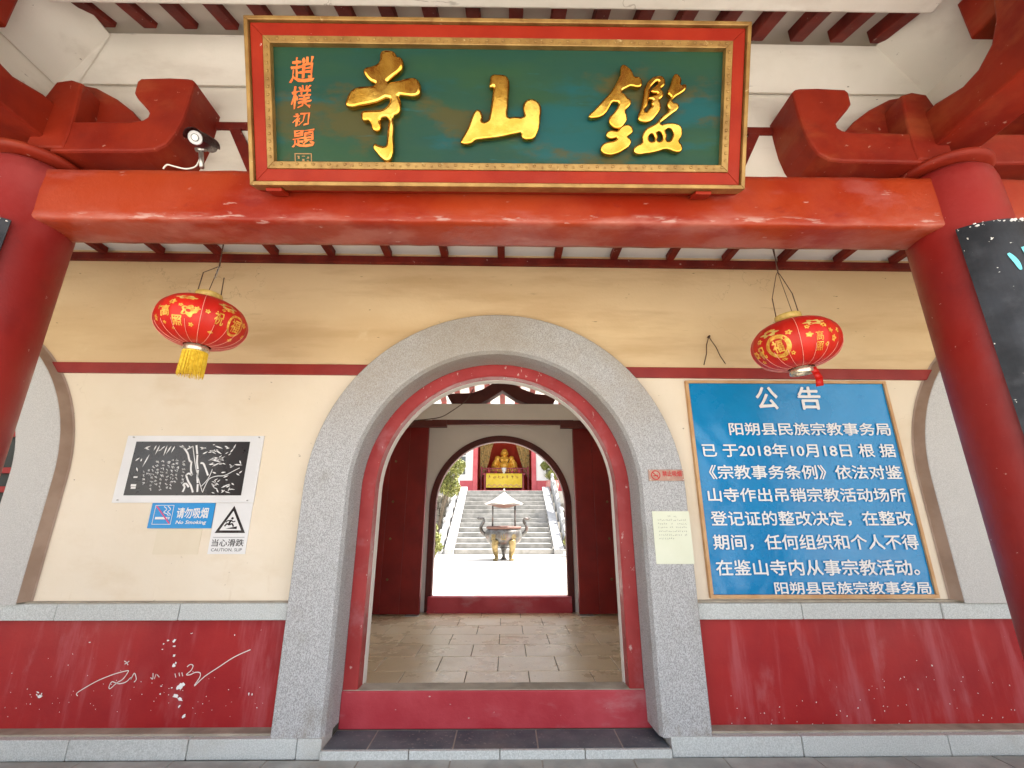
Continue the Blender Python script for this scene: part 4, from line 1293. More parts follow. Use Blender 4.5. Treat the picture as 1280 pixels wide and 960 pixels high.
# forked wire on the wall
t = thing("wall_wire", "rusty forked wire hanging on the ochre wall left of the right lantern", "wire")
p0, p1, p2 = pl(886, 421, 2.855), pl(880, 456, 2.855), pl(907, 455, 2.855)
tube("wire_strand", [p0, p0.lerp(p1, .3) + Vector((-.006, 0, 0)), p0.lerp(p1, .6) + Vector((.004, 0, 0)), p1], 0.003, wire, t, seg=6)
tube("wire_strand", [p0, p0.lerp(p2, .4) + Vector((.004, 0, 0.004)), p0.lerp(p2, .7) + Vector((-.003, 0, 0)), p2], 0.003, wire, t, seg=6)
tube("nail", [p0 + Vector((0, 0.02, 0)), p0 + Vector((0, -0.012, 0.002))], 0.006, wire, t, seg=8)

# ------------------------------------------------------------------ blue banner
bn = thing("notice_banner", "large blue notice banner with white Chinese text in tan battens right of the arch", "banner")
bx0, bx1, bz0, bz1 = 1.204, 2.549, 0.738, 2.063
bm = bmesh.new()
n, mm = 60, 60
g = []
for j in range(mm + 1):
    row = []
    for i in range(n + 1):
        u, v = i / n, j / mm
        d_ = 0.0045 * math.sin(u * 40 + 5 * math.sin(v * 9 + 4 * u)) * math.exp(-u * 7) + 0.0030 * math.sin(v * 70 + 9 * math.sin(u * 11)) * math.exp(-v * 14) + 0.0008 * math.sin(v * 31 + 6 * u)
        row.append(bm.verts.new((bx0 + 0.012 + (bx1 - bx0 - 0.024) * u, 2.853 + d_, bz0 + 0.012 + (bz1 - bz0 - 0.024) * v)))
    g.append(row)
for j in range(mm):
    for i in range(n):
        bm.faces.new((g[j][i], g[j][i + 1], g[j + 1][i + 1], g[j + 1][i]))
bsheet = mesh_obj("vinyl_sheet", bm, banner_blue, bn, smooth=True)
for (a_, b_, c_, d_) in ((bx0 - 0.006, bx1 + 0.006, bz0 - 0.006, bz0 + 0.014), (bx0 - 0.006, bx1 + 0.006, bz1 - 0.012, bz1 + 0.006), (bx0 - 0.006, bx0 + 0.013, bz0 + .0145, bz1 - .0125), (bx1 - 0.013, bx1 + 0.006, bz0 + .0145, bz1 - .0125)):
    box("batten", a_, b_, 2.840, 2.869, c_, d_, banner_edge, bn, bev=0.002)
YT = 2.8445
text_fit("lettering", "公", 1.656, 1.806, 1.870, 2.027, YT, ink_white, bsheet, 0.022)
text_fit("lettering", "告", 1.938, 2.092, 1.870, 2.029, YT, ink_white, bsheet, 0.022)
for s_, x0, x1, z0, z1 in (("阳朔县民族宗教事务局", 1.447, 2.508, 1.698, 1.783), ("已 于2018年10月18日 根 据", 1.254, 2.506, 1.557, 1.645), ("《宗教事务条例》依法对鉴", 1.28, 2.512, 1.418, 1.508),
                        ("山寺作出吊销宗教活动场所", 1.255, 2.503, 1.280, 1.366), ("登记证的整改决定，在整改", 1.255, 2.505, 1.136, 1.226), ("期间，任何组织和个人不得", 1.252, 2.508, 0.998, 1.088),
                        ("在鉴山寺内从事宗教活动。", 1.250, 2.475, 0.856, 0.945), ("阳朔县民族宗教事务局", 1.583, 2.515, 0.753, 0.823)):
    text_fit("lettering", s_, x0, x1, z0, z1, YT, ink_white, bsheet, 0.016)

# ------------------------------------------------------------------ bamboo rubbing poster
bp_ = thing("bamboo_poster", "white sheet with black rubbing of bamboo and calligraphy left of the arch", "poster")
box("sheet", -2.43, -1.563, 2.860, 2.869, 1.274, 1.690, paper_w, bp_)
bfield = box("black_field", -2.367, -1.646, 2.8575, 2.860, 1.318, 1.652, ink_black, bp_)
YB = 2.8565


def P7(x_, y_, d=YB):
    return pl(150 + x_ / 5.818, 535 + y_ / 5.818, d)


def leaf(bm, a_, b_, wd):
    a_, b_ = Vector(a_), Vector(b_)
    d_ = (b_ - a_)
    nn = Vector((-d_.z, 0, d_.x)).normalized() * wd
    pts = [a_, a_.lerp(b_, 0.3) + nn * 0.9, a_.lerp(b_, 0.6) + nn * 0.8, b_, a_.lerp(b_, 0.6) - nn * 0.8, a_.lerp(b_, 0.3) - nn * 0.9]
    bm.faces.new([bm.verts.new(p) for p in pts])


def sline(bm, pts, wd, curve=True):
    pp = catmull([Vector(p) for p in pts], 4) if curve and len(pts) > 2 else [Vector(p) for p in pts]
    L_, R_ = [], []
    for i, p in enumerate(pp):
        tt = (pp[min(i + 1, len(pp) - 1)] - pp[max(i - 1, 0)]).normalized()
        nn = Vector((-tt.z, 0, tt.x)) * wd
        L_.append(bm.verts.new(p + nn)); R_.append(bm.verts.new(p - nn))
    for i in range(len(pp) - 1):
        bm.faces.new((L_[i], L_[i + 1], R_[i + 1], R_[i]))


bm = bmesh.new()
for seg_ in ([(450, 128), (490, 180), (505, 235), (520, 245)], [(520, 245), (515, 300), (525, 345)], [(556, 125), (562, 190)], [(563, 195), (560, 250), (566, 300)], [(567, 305), (562, 360), (565, 400)], [(565, 408), (562, 465)],
             [(480, 340), (495, 385), (515, 420), (530, 468)], [(455, 465), (470, 430), (460, 412), (480, 405), (500, 430)], [(525, 345), (500, 330), (480, 345)], [(585, 255), (605, 258), (620, 290), (640, 345)]):
    sline(bm, [P7(*p) for p in seg_], 0.0055)
for seg_ in ([(530, 130), (545, 250), (560, 330), (585, 420), (600, 468)], [(600, 468), (620, 420), (650, 370), (700, 350), (760, 345), (830, 310), (870, 290)], [(585, 430), (640, 370), (672, 300)]):
    sline(bm, [P7(*p) for p in seg_], 0.0022)
LV = [(175, 150, 225, 130), (180, 142, 215, 160), (265, 125, 245, 165), (290, 125, 255, 195), (310, 150, 275, 170), (330, 130, 285, 165), (345, 125, 315, 205), (375, 128, 335, 190), (400, 130, 372, 180), (110, 240, 145, 215), (150, 245, 160, 220), (215, 190, 162, 285), (120, 285, 128, 318),
      (430, 130, 480, 150), (480, 160, 535, 130), (500, 128, 515, 150), (580, 140, 630, 150), (585, 155, 630, 140), (600, 190, 640, 170), (640, 180, 690, 165), (650, 160, 700, 190), (690, 130, 750, 150), (700, 165, 740, 190), (640, 235, 760, 215), (650, 225, 740, 250), (680, 210, 760, 240), (670, 280, 730, 250), (645, 265, 690, 262), (700, 240, 765, 205),
      (760, 130, 790, 145), (800, 180, 835, 140), (820, 160, 845, 115), (700, 330, 670, 320), (735, 325, 770, 320), (830, 265, 892, 270), (870, 235, 880, 265), (865, 330, 890, 310), (845, 330, 870, 345), (735, 435, 800, 405), (680, 390, 720, 415), (665, 400, 690, 440), (700, 420, 690, 380), (770, 430, 800, 420), (785, 460, 800, 430), (735, 470, 765, 450), (810, 400, 830, 415), (750, 360, 790, 345), (715, 470, 700, 440)]
for i, (a_, b_, c_, d_) in enumerate(LV):
    leaf(bm, P7(a_, b_), P7(c_, d_), 0.0045)
rnd = random.Random(11)
for i in range(30):
    x_, y_ = rnd.uniform(650, 800), rnd.uniform(120, 290) if i < 18 else rnd.uniform(330, 470)
    a_ = rnd.uniform(-0.5, 0.7)
    l_ = rnd.uniform(18, 45)
    leaf(bm, P7(x_, y_), P7(x_ + l_ * math.cos(a_), y_ - l_ * math.sin(a_)), 0.003)
# running-hand calligraphy columns
for (cx_, y0_, y1_) in ((455, 235, 410), (405, 225, 400), (375, 225, 435), (340, 240, 425), (300, 235, 440), (262, 240, 420), (232, 275, 450), (200, 300, 330), (175, 310, 400)):
    y_ = y0_
    while y_ < y1_:
        for k_ in range(3):
            x0_ = cx_ - (y_ - 330) * 0.10 + rnd.uniform(-11, 6)
            q = [(x0_, y_ + rnd.uniform(0, 14)), (x0_ + rnd.uniform(3, 14), y_ + rnd.uniform(-2, 14)), (x0_ + rnd.uniform(0, 12), y_ + rnd.uniform(6, 20))]
            sline(bm, [P7(*p) for p in q], 0.0014, False)
        y_ += rnd.uniform(22, 30)
for q in ((80, 408, 115, 425), (80, 428, 112, 442), (100, 352, 126, 362)):
    p0, p1 = P7(q[0], q[1]), P7(q[2], q[3])
    bm.faces.new([bm.verts.new((p0.x, YB, p0.z)), bm.verts.new((p1.x, YB, p0.z)), bm.verts.new((p1.x, YB, p1.z)), bm.verts.new((p0.x, YB, p1.z))])
for v in bm.verts:
    v.co.y = YB
mesh_obj("bamboo_print", bm, ink_white, bfield)
for x_, z_ in ((-2.39, 1.68), (-1.59, 1.68), (-2.395, 1.29), (-1.60, 1.288)):
    tube("pin", [(x_, 2.868, z_), (x_, 2.852, z_)], 0.004, metal_grey, bp_, seg=8)

# ------------------------------------------------------------------ no smoking sign
ns = thing("no_smoking_sign", "blue No Smoking sign with white text directly under the bamboo poster", "sign")
nsp = box("plate", -2.181, -1.797, 2.8625, 2.8695, 1.124, 1.2725, sign_blue, ns)
YN = 2.8615
bm = bmesh.new()
def rect_line(bm, x0, x1, z0, z1, w_, y):
    for q in ((x0, x1, z0, z0 + w_), (x0, x1, z1 - w_, z1), (x0, x0 + w_, z0 + w_, z1 - w_), (x1 - w_, x1, z0 + w_, z1 - w_)):
        bm.faces.new([bm.verts.new((q[0], y, q[2])), bm.verts.new((q[1], y, q[2])), bm.verts.new((q[1], y, q[3])), bm.verts.new((q[0], y, q[3]))])
rect_line(bm, -2.158, -2.044, 1.146, 1.260, 0.003, YN)
bm.faces.new([bm.verts.new(p) for p in ((-2.145, YN, 1.176), (-2.070, YN, 1.176), (-2.070, YN, 1.190), (-2.145, YN, 1.190))])
bm.faces.new([bm.verts.new(p) for p in ((-2.065, YN, 1.176), (-2.058, YN, 1.176), (-2.058, YN, 1.190), (-2.065, YN, 1.190))])
sline(bm, [(-2.105, YN, 1.252), (-2.085, YN, 1.235), (-2.100, YN, 1.218), (-2.075, YN, 1.207), (-2.068, YN, 1.195)], 0.0022)
sline(bm, [(-2.082, YN, 1.254), (-2.062, YN, 1.235), (-2.077, YN, 1.220), (-2.060, YN, 1.208), (-2.058, YN, 1.196)], 0.0022)
mesh_obj("cigarette_symbol", bm, ink_white, nsp)
bm = bmesh.new()
sline(bm, [(-2.150, 2.8605, 1.254), (-2.052, 2.8605, 1.152)], 0.0042, False)
mesh_obj("slash", bm, pink_ink, nsp)
text_fit("lettering", "请勿吸烟", -2.020, -1.828, 1.182, 1.246, YN, ink_white, nsp, 0.022)
text_fit("lettering", "No Smoking", -2.017, -1.834, 1.143, 1.170, YN, ink_white, nsp, 0.022, shear=0.2)

# ------------------------------------------------------------------ slip sign
sl = thing("slip_sign", "white caution slip sign with black falling figure triangle, right of the blue No Smoking sign", "sign")
slp = box("plate", -1.790, -1.567, 2.8635, 2.8695, 0.977, 1.2725, paper_w, sl)
YS = 2.8625
def tri_ring(bm, cx_, cz_, rr0, rr1, y):
    A_ = [Vector((cx_ + rr0 * math.cos(PI / 2 + 2 * PI * k / 3), y, cz_ + rr0 * math.sin(PI / 2 + 2 * PI * k / 3))) for k in range(3)]
    B_ = [Vector((cx_ + rr1 * math.cos(PI / 2 + 2 * PI * k / 3), y, cz_ + rr1 * math.sin(PI / 2 + 2 * PI * k / 3))) for k in range(3)]
    va = [bm.verts.new(p) for p in A_]; vb = [bm.verts.new(p) for p in B_]
    for k in range(3):
        bm.faces.new((va[k], va[(k + 1) % 3], vb[(k + 1) % 3], vb[k]))
bm = bmesh.new()
tri_ring(bm, -1.677, 1.150, 0.106, 0.076, YS)
mesh_obj("triangle", bm, ink_black, slp)
bm = bmesh.new()
n = 14
hc = (-1.676, 1.182)
bm.faces.new([bm.verts.new((hc[0] + 0.0075 * math.cos(2 * PI * k / n), YS, hc[1] + 0.0075 * math.sin(2 * PI * k / n))) for k in range(n)])
for q, w_ in (([(-1.680, 1.172), (-1.690, 1.155), (-1.684, 1.143)], 0.006), ([(-1.684, 1.146), (-1.672, 1.150), (-1.662, 1.134)], 0.0045), ([(-1.690, 1.144), (-1.704, 1.150), (-1.716, 1.136)], 0.0045),
              ([(-1.684, 1.168), (-1.702, 1.168), (-1.712, 1.158)], 0.0032), ([(-1.680, 1.170), (-1.668, 1.162), (-1.656, 1.166)], 0.0032)):
    sline(bm, [(x_, YS, z_) for x_, z_ in q], w_)
bm.faces.new([bm.verts.new(p) for p in ((-1.708, YS, 1.122), (-1.640, YS, 1.120), (-1.640, YS, 1.136))])
mesh_obj("falling_figure", bm, ink_black, slp)
box("rule_line", -1.773, -1.585, 2.8622, 2.8634, 1.0715, 1.0735, ink_black, slp)
text_fit("lettering", "当心滑跌", -1.775, -1.583, 1.020, 1.062, YS, ink_black, slp, 0.01)
text_fit("lettering", "CAUTION, SLIP", -1.772, -1.588, 0.990, 1.010, YS, ink_black, slp, 0)

# pale ghost of an old sheet under the signs
gh = box("old_paper_patch", -2.12, -1.85, 2.8672, 2.8695, 0.975, 1.120, mat("faded_paper", (0.72, 0.61, 0.45), (0.76, 0.66, 0.50), scale=3, rough=0.7, bump=0.05))
tag(gh, "faded cream paper patch under the blue No Smoking sign", "paper")

# red metal sign and pale notice on the stone surround
rsn = thing("fire_sign", "small worn red metal no smoking plate on the stone arch pier above the pale notice", "sign")
q0, q1 = pl(810, 587, 2.766), pl(855, 601, 2.766)
box("plate", q0.x, q1.x, 2.762, 2.7695, q1.z, q0.z, sign_red, rsn)
for x_, z_ in ((q0.x + .006, q0.z - .006), (q1.x - .006, q0.z - .006), (q0.x + .006, q1.z + .006), (q1.x - .006, q1.z + .006)):
    tube("nail", [(x_, 2.765, z_), (x_, 2.758, z_)], 0.0022, ink_white, rsn, seg=6)
bm = bmesh.new()
cx_, cz_ = q0.x + 0.043, (q0.z + q1.z) / 2
for k in range(24):
    a0, a1 = 2 * PI * k / 24, 2 * PI * (k + 1) / 24
    bm.faces.new([bm.verts.new((cx_ + r_ * math.cos(a_), 2.7612, cz_ + r_ * math.sin(a_))) for r_, a_ in ((0.029, a0), (0.029, a1), (0.023, a1), (0.023, a0))])
sline(bm, [(cx_ - 0.02, 2.7608, cz_ + 0.018), (cx_ + 0.02, 2.7608, cz_ - 0.018)], 0.003, False)
sline(bm, [(cx_ - 0.014, 2.7610, cz_ - 0.004), (cx_ + 0.014, 2.7610, cz_ - 0.002)], 0.003, False)
mesh_obj("no_smoking_symbol", bm, sign_red_ink, rsn)
text_fit("lettering", "禁止吸烟", q0.x + 0.083, q1.x - 0.012, q0.z - 0.042, q0.z - 0.008, 2.7612, sign_red_ink, rsn, 0.03)

pn = thing("paper_notice", "pale green printed paper notice stuck on the stone pier right of the arch", "paper")
q0, q1 = pl(815, 639, 2.766), pl(868, 705, 2.766)
x0, x1, z1, z0 = pl(815, 639, 2.766).x, pl(861, 639, 2.766).x, q0.z, q1.z
pns = box("sheet", x0, x1, 2.7665, 2.7695, z0, z1, paper_cream, pn)
bm = bmesh.new()
rnd = random.Random(21)
for r_ in range(7):
    zz_ = z1 - 0.032 - r_ * 0.021
    xa, xb = (x0 + 0.09, x0 + 0.14) if r_ == 0 else ((x0 + 0.03, x1 - 0.03) if r_ < 6 else (x0 + 0.03, x0 + 0.12))
    x_ = xa
    while x_ < xb:
        if rnd.random() < 0.9:
            for _ in range(3):
                a_, b_ = x_ + rnd.uniform(0, .004), zz_ + rnd.uniform(-0.003, 0.003)
                w_, h_ = rnd.choice(((0.005, 0.0012), (0.0012, 0.006)))
                bm.faces.new([bm.verts.new(p) for p in ((a_, 2.7655, b_), (a_ + w_, 2.7655, b_), (a_ + w_, 2.7655, b_ + h_), (a_, 2.7655, b_ + h_))])
        x_ += 0.0115
mesh_obj("small_print", bm, ink_grey, pns)

# ------------------------------------------------------------------ scratched signature and paint splashes on the dado
def PG(x_, y_):
    p = pl(80 + x_ / 5.12, 790 + y_ / 5.12, Y0 + 0.006)
    p.y = Y0 + 0.0035
    return p
bm = bmesh.new()
for seg_, w_ in (([(90, 408), (84, 392), (130, 360), (220, 310), (320, 270), (405, 247), (412, 255), (380, 300), (340, 325), (300, 360), (290, 352), (308, 318), (335, 325), (360, 330), (400, 318), (425, 295), (435, 290), (430, 305), (452, 262), (465, 300), (450, 320)], 0.0022),
                 ([(388, 185), (400, 192), (412, 210)], 0.0022), ([(390, 205), (402, 198), (420, 185)], 0.002),
                 ([(572, 262), (570, 300), (556, 290)], 0.002), ([(580, 300), (592, 268)], 0.0018), ([(598, 272), (612, 288)], 0.0018),
                 ([(712, 265), (718, 290)], 0.002), ([(738, 260), (742, 282)], 0.002), ([(756, 258), (762, 282)], 0.002),
                 ([(790, 222), (810, 207), (828, 215), (815, 245), (785, 272), (810, 272), (840, 258), (872, 260), (870, 290), (835, 345), (900, 285), (990, 225), (1090, 160), (1195, 112)], 0.0023)):
    sline(bm, [PG(*p) for p in seg_], w_)
o = mesh_obj("scratched_signature", bm, chalk, wall)
bm = bmesh.new()
rnd = random.Random(33)
def blob(px_, py_, rx, rz, rot=0.0):
    c_ = PG(px_, py_)
    n_ = 11
    pts = []
    for k in range(n_):
        a_ = 2 * PI * k / n_
        r_ = rnd.uniform(0.55, 1.15)
        x_, z_ = rx * r_ * math.cos(a_), rz * r_ * math.sin(a_)
        pts.append(bm.verts.new((c_.x + x_ * math.cos(rot) - z_ * math.sin(rot), Y0 + 0.0025, c_.z + x_ * math.sin(rot) + z_ * math.cos(rot))))
    ctr = bm.verts.new((c_.x, Y0 + 0.0015, c_.z))
    for k in range(n_):
        bm.faces.new((pts[k], pts[(k + 1) % n_], ctr))
for q in ((745, 348, 0.020, 0.016, 0.6), (765, 335, 0.010, 0.010, 0), (715, 408, 0.018, 0.010, -0.3), (745, 428, 0.019, 0.011, -0.5), (768, 540, 0.016, 0.009, 0.6), (740, 475, 0.005, 0.011, -0.6), (708, 55, 0.013, 0.008, 0.7), (668, 53, 0.007, 0.005, .5),
          (640, 75, 0.006, 0.004, 0.6), (708, 90, 0.008, 0.004, 0), (632, 110, 0.006, 0.003, 0), (707, 150, 0.008, 0.006, 0.4), (705, 212, 0.012, 0.009, 0.2), (718, 198, 0.004, 0.009, 0), (692, 355, 0.007, 0.004, .3), (625, 345, 0.006, 0.004, 0), (618, 395, 0.005, 0.005, 0), (168, 65, 0.006, 0.003, 0),
          (-150, 410, 0.016, 0.008, 0.1), (-165, 385, 0.010, 0.004, -0.5), (-170, 400, 0.008, 0.003, -0.6), (-140, 395, 0.004, 0.005, 0), (1185, 395, 0.004, 0.009, 0), (1205, 398, 0.003, 0.006, 0), (1095, 18, 0.004, 0.004, 0), (820, 8, 0.008, 0.003, .3)):
    blob(*q)
for _ in range(70):
    blob(rnd.uniform(-380, 1290), 540 - abs(rnd.gauss(0, 170)), rnd.uniform(0.0012, 0.0035), rnd.uniform(0.001, 0.003), rnd.uniform(0, 3))
for _ in range(60):
    px_, py_ = rnd.uniform(895, 1270), 905 - abs(rnd.gauss(0, 32))
    blob((px_ - 80) * 5.12, (py_ - 790) * 5.12, rnd.uniform(0.0015, 0.0045), rnd.uniform(0.0012, 0.004), rnd.uniform(0, 3))
o = mesh_obj("paint_splashes", bm, splash, wall)
o["kind"] = "stuff"

# ------------------------------------------------------------------ CCTV camera
cc = thing("security_camera", "bullet security camera on a short post left of the name board", "camera")
pb = pl(252, 211, 1.69); pb.z = 2.728
ph = pl(251, 187, 1.69)
tube("post", [pb, ph], 0.010, metal_grey, cc, seg=12)
tube("knuckle", [ph + Vector((-0.02, 0, 0.0)), ph + Vector((0.024, -0.006, -0.004))], 0.011, metal_grey, cc, seg=12)
fc = pl(244, 172, 1.60)
bk = pl(261, 185, 1.76) + Vector((0.01, 0, 0.012))
ax = (fc - bk).normalized()
mesh_obj("body", tube_bm([bk, bk + ax * 0.012, bk.lerp(fc, .5), fc - ax * 0.004], [0.027, 0.032, 0.033, 0.033], 28), cam_body, cc, smooth=True)
mesh_obj("face_ring", tube_bm([fc - ax * 0.006, fc + ax * 0.002], [0.030, 0.028], 28), cam_white, cc, smooth=False)
mesh_obj("lens_rim", tube_bm([fc + ax * 0.002, fc + ax * 0.004], [0.016, 0.016], 24), cam_glass, cc, smooth=False)
mesh_obj("lens", tube_bm([fc + ax * 0.003, fc + ax * 0.0055], [0.0135, 0.0125], 24), metal_grey, cc, smooth=False)
bm = bmesh.new()
for k in range(8):
    a_ = 2 * PI * k / 8
    n1 = ax.cross(Vector((0, 0, 1))).normalized(); n2 = ax.cross(n1)
    p = fc + n1 * 0.022 * math.cos(a_) + n2 * 0.022 * math.sin(a_)
    tube_bm([p, p + ax * 0.0035], 0.0038, 8, bm)
bm.free()
# hood: half shell over the body, reaching past the face
n1 = ax.cross(Vector((0, 0, 1))).normalized(); n2 = -ax.cross(n1).normalized()
if n2.z < 0:
    n2 = -n2
bm = bmesh.new()
rows = []
for i in range(13):
    a_ = R(-15) + (PI + R(30)) * i / 12
    off = n1 * math.cos(a_) * 0.038 + n2 * math.sin(a_) * 0.038
    rows.append([bm.verts.new(bk + off), bm.verts.new(fc + ax * 0.026 + off)])
for i in range(12):
    bm.faces.new((rows[i][0], rows[i + 1][0], rows[i + 1][1], rows[i][1]))
bmesh.ops.solidify(bm, geom=bm.faces[:], thickness=0.003)
mesh_obj("hood", bm, cam_body, cc, smooth=True)
cb = [pl(204, 211, 1.70), pl(209, 206, 1.69), pl(218, 208, 1.69), pl(232, 211, 1.70), pl(243, 209, 1.71), pl(248, 203, 1.71), pl(251, 192, 1.71)]
tube("cable", catmull(cb, 5), 0.0035, white_cable, cc, seg=6)

# ------------------------------------------------------------------ courtyard: stairs
SX0, SX1 = -1.62, 1.47
stair = thing("stone_staircase", "wide weathered stone staircase rising to the hall seen through the gate", "staircase")
N_ST = 14
Y_S, Y_E = 14.7, 19.0
rise, run = (2.25 - 0.1) / N_ST, (Y_E - Y_S) / N_ST
smesh = None
for k in range(N_ST):
    z1 = 0.1 + rise * (k + 1)
    y0 = Y_S + run * k
    if smesh is None:
        o = mesh_obj("step", bm_box(bmesh.new(), SX0, SX1, 0, run + 0.05, -rise - 0.02, 0, 0.012), step_stone, stair)
        smesh = o.data
    else:
        o = bpy.data.objects.new("step", smesh)
        COL.objects.link(o)
        o.parent = stair
    o.location = (random.uniform(-.004, .004), y0, z1)
# sloping side slabs
for x0, x1 in ((SX0 - 0.28, SX0 - 0.005), (SX1 + 0.005, SX1 + 0.30)):
    prof = [(Y_S - 0.15, 0.08), (Y_E, 2.30), (Y_E, 2.42), (Y_S - 0.1, 0.30), (Y_S - 0.15, 0.25)]
    mesh_obj("side_slab", prism("a", prof, x0, x1, None, axis='x', bm_only=True, bev=0.01), pale_stone, stair)


def balustrade(x, label):
    t = thing("balustrade", label, "balustrade", "stone balustrades of the staircase")
    n_ = 7
    for k in range(n_):
        f = k / (n_ - 1)
        y_, z_ = Y_S + (Y_E - Y_S) * f, 0.22 + 2.15 * f
        lathe("post", [(0.075, -0.25), (0.075, 0.42), (0.05, 0.44), (0.065, 0.48), (0.07, 0.54), (0.05, 0.60), (0.0, 0.62)], pale_stone, t, 10, (x, y_, z_))
    for k in range(n_ - 1):
        f0, f1 = k / (n_ - 1), (k + 1) / (n_ - 1)
        ya, yb = Y_S + (Y_E - Y_S) * f0 + 0.07, Y_S + (Y_E - Y_S) * f1 - 0.07
        za, zb = 0.22 + 2.15 * f0, 0.22 + 2.15 * f1
        for o1, o2 in ((0.30, 0.38), (0.0, 0.2)):
            mesh_obj("panel", prism("a", [(ya, za + o1), (yb, zb + o1), (yb, zb + o2), (ya, za + o2)], x - 0.035, x + 0.035, None, axis='x', bm_only=True), pale_stone, t)
balustrade(SX0 - 0.42, "stone balustrade with round topped posts on the left side of the staircase")
balustrade(SX1 + 0.44, "stone balustrade with round topped posts on the right side of the staircase")

# terrace and rubble retaining walls
ter = box("terrace", -9, 9, 19.0, 27, -0.04, 2.25, court, kind="structure")
def rubble_wall(x0, x1, y, z1, label):
    t = thing("retaining_wall", label, "wall", "rubble retaining walls")
    box("core", x0, x1, y + 0.06, y + 0.4, 0.0, z1, grout_pale, t)
    bm = bmesh.new()
    rnd = random.Random(int(x0 * 7) + 3)
    z = 0.05
    while z < z1 - 0.05:
        h = rnd.uniform(0.16, 0.26)
        x_ = x0
        while x_ < x1:
            l_ = rnd.uniform(0.2, 0.42)
            bm_box(bm, x_ + 0.01, min(x_ + l_, x1) - 0.01, y - rnd.uniform(0, 0.05), y + 0.1, z + 0.008, min(z + h, z1) - 0.008, 0.018)
            x_ += l_
        z += h
    o = mesh_obj("stones", bm, rubble, t)
    o["kind"] = "stuff"
rubble_wall(-7.5, -2.15, 17.2, 2.0, "rubble stone retaining wall left of the staircase, behind the shrubs")
rubble_wall(2.05, 7.5, 17.2, 1.7, "rubble stone retaining wall right of the staircase, behind the shrubs")


# ------------------------------------------------------------------ shrubs
def shrub(c, rad, n, m, label, leaf_s=0.07, stem_h=0.4, group="shrubs beside the staircase"):
    t = thing("shrub", label, "shrub", group, loc=c)
    rnd = random.Random(int(c[0] * 100 + c[1] * 10))
    bm = bmesh.new()
    clumps = []
    for k in range(12):
        v = Vector((rnd.gauss(0, 1), rnd.gauss(0, 1), rnd.gauss(0, 1))).normalized() * rnd.uniform(0.35, 0.9)
        clumps.append((Vector((v.x * rad[0], v.y * rad[1], stem_h + rad[2] + v.z * rad[2])), rnd.uniform(0.22, 0.42) * min(rad)))
    for k in range(n):
        cc_, cr_ = rnd.choice(clumps)
        v = Vector((rnd.gauss(0, 1), rnd.gauss(0, 1), rnd.gauss(0, 1))).normalized() * cr_ * rnd.uniform(0.7, 1.25)
        p = cc_ + v
        q = Euler((rnd.uniform(-1.2, 1.2), rnd.uniform(-1.2, 1.2), rnd.uniform(0, 6.28))).to_matrix()
        s_ = leaf_s * rnd.uniform(0.6, 1.3)
        pts = [Vector((-s_, 0, 0)), Vector((0, -s_ * 0.42, s_ * 0.08)), Vector((s_, 0, 0)), Vector((0, s_ * 0.42, s_ * 0.08))]
        bm.faces.new([bm.verts.new(p + q @ w_) for w_ in pts])
    me = bpy.data.meshes.new("foliage"); bm.to_mesh(me); bm.free(); me.materials.append(m)
    o = bpy.data.objects.new("foliage", me); COL.objects.link(o); o.parent = t
    o["kind"] = "stuff"
    bm = bmesh.new()
    for cc_, cr_ in clumps:
        tube_bm([(0, 0, 0), (cc_.x * 0.4, cc_.y * 0.4, cc_.z * 0.55), tuple(cc_)], [0.035, 0.022, 0.008], 6, bm)
    mesh_obj("stems", bm, bark, t)
    return t
shrub((-2.45, 16.2, 0.1), (1.15, 0.7, 0.95), 9000, leafA, "tall leafy yellow green shrub left of the staircase", 0.055, 1.35)
shrub((-2.02, 13.2, 0.1), (0.30, 0.4, 0.40), 1500, leafA, "low bright green bush at the left foot of the stairs", 0.045, 0.1)
shrub((-3.6, 16.8, 0.1), (1.0, 0.7, 0.9), 3000, leafB, "dark green shrub behind the tall one left of the staircase", 0.07, 0.9)
shrub((1.86, 13.9, 0.1), (0.24, 0.4, 0.36), 1200, leafA, "low yellow green bush at the right foot of the stairs", 0.045, 0.1)
shrub((2.15, 19.9, 2.25), (0.72, 0.5, 1.0), 4600, leafA, "leafy green tree-like shrub on the terrace right of the hall", 0.06, 0.7)
shrub((2.45, 17.0, 0.1), (0.55, 0.5, 0.8), 3600, leafA, "bushy pale green shrub beside the upper right balustrade", 0.055, 1.9)
shrub((-2.9, 20.2, 2.25), (0.8, 0.6, 0.8), 2600, leafB, "olive shrub on the terrace left of the hall", 0.06, 0.8)

# rocks and pot right of stairs
bm = bmesh.new()
bmesh.ops.create_icosphere(bm, subdivisions=3, radius=1)
rnd = random.Random(8)
for v in bm.verts:
    f = 1 + 0.22 * math.sin(v.co.x * 5 + v.co.z * 7) + 0.12 * math.sin(v.co.y * 11 + v.co.z * 4) + rnd.uniform(-.05, .05)
    v.co = Vector((v.co.x * 0.34 * f, v.co.y * 0.3 * f, v.co.z * 0.75 * f)) + Vector((2.28, 16.3, 0.8))
tag(mesh_obj("garden_rock", bm, rock_m), "tall grey garden rock beside the right balustrade", "rock")
pt = thing("plant_pot", "round glazed pink pot on the terrace right of the stairs", "pot", loc=(1.95, 19.35, 2.25))
lathe("pot_body", [(0.0, 0), (0.16, 0.0), (0.26, 0.15), (0.28, 0.3), (0.24, 0.42), (0.28, 0.46), (0.25, 0.46), (0.2, 0.40), (0.0, 0.40)], pot_m, pt, 24)
bm = bmesh.new()
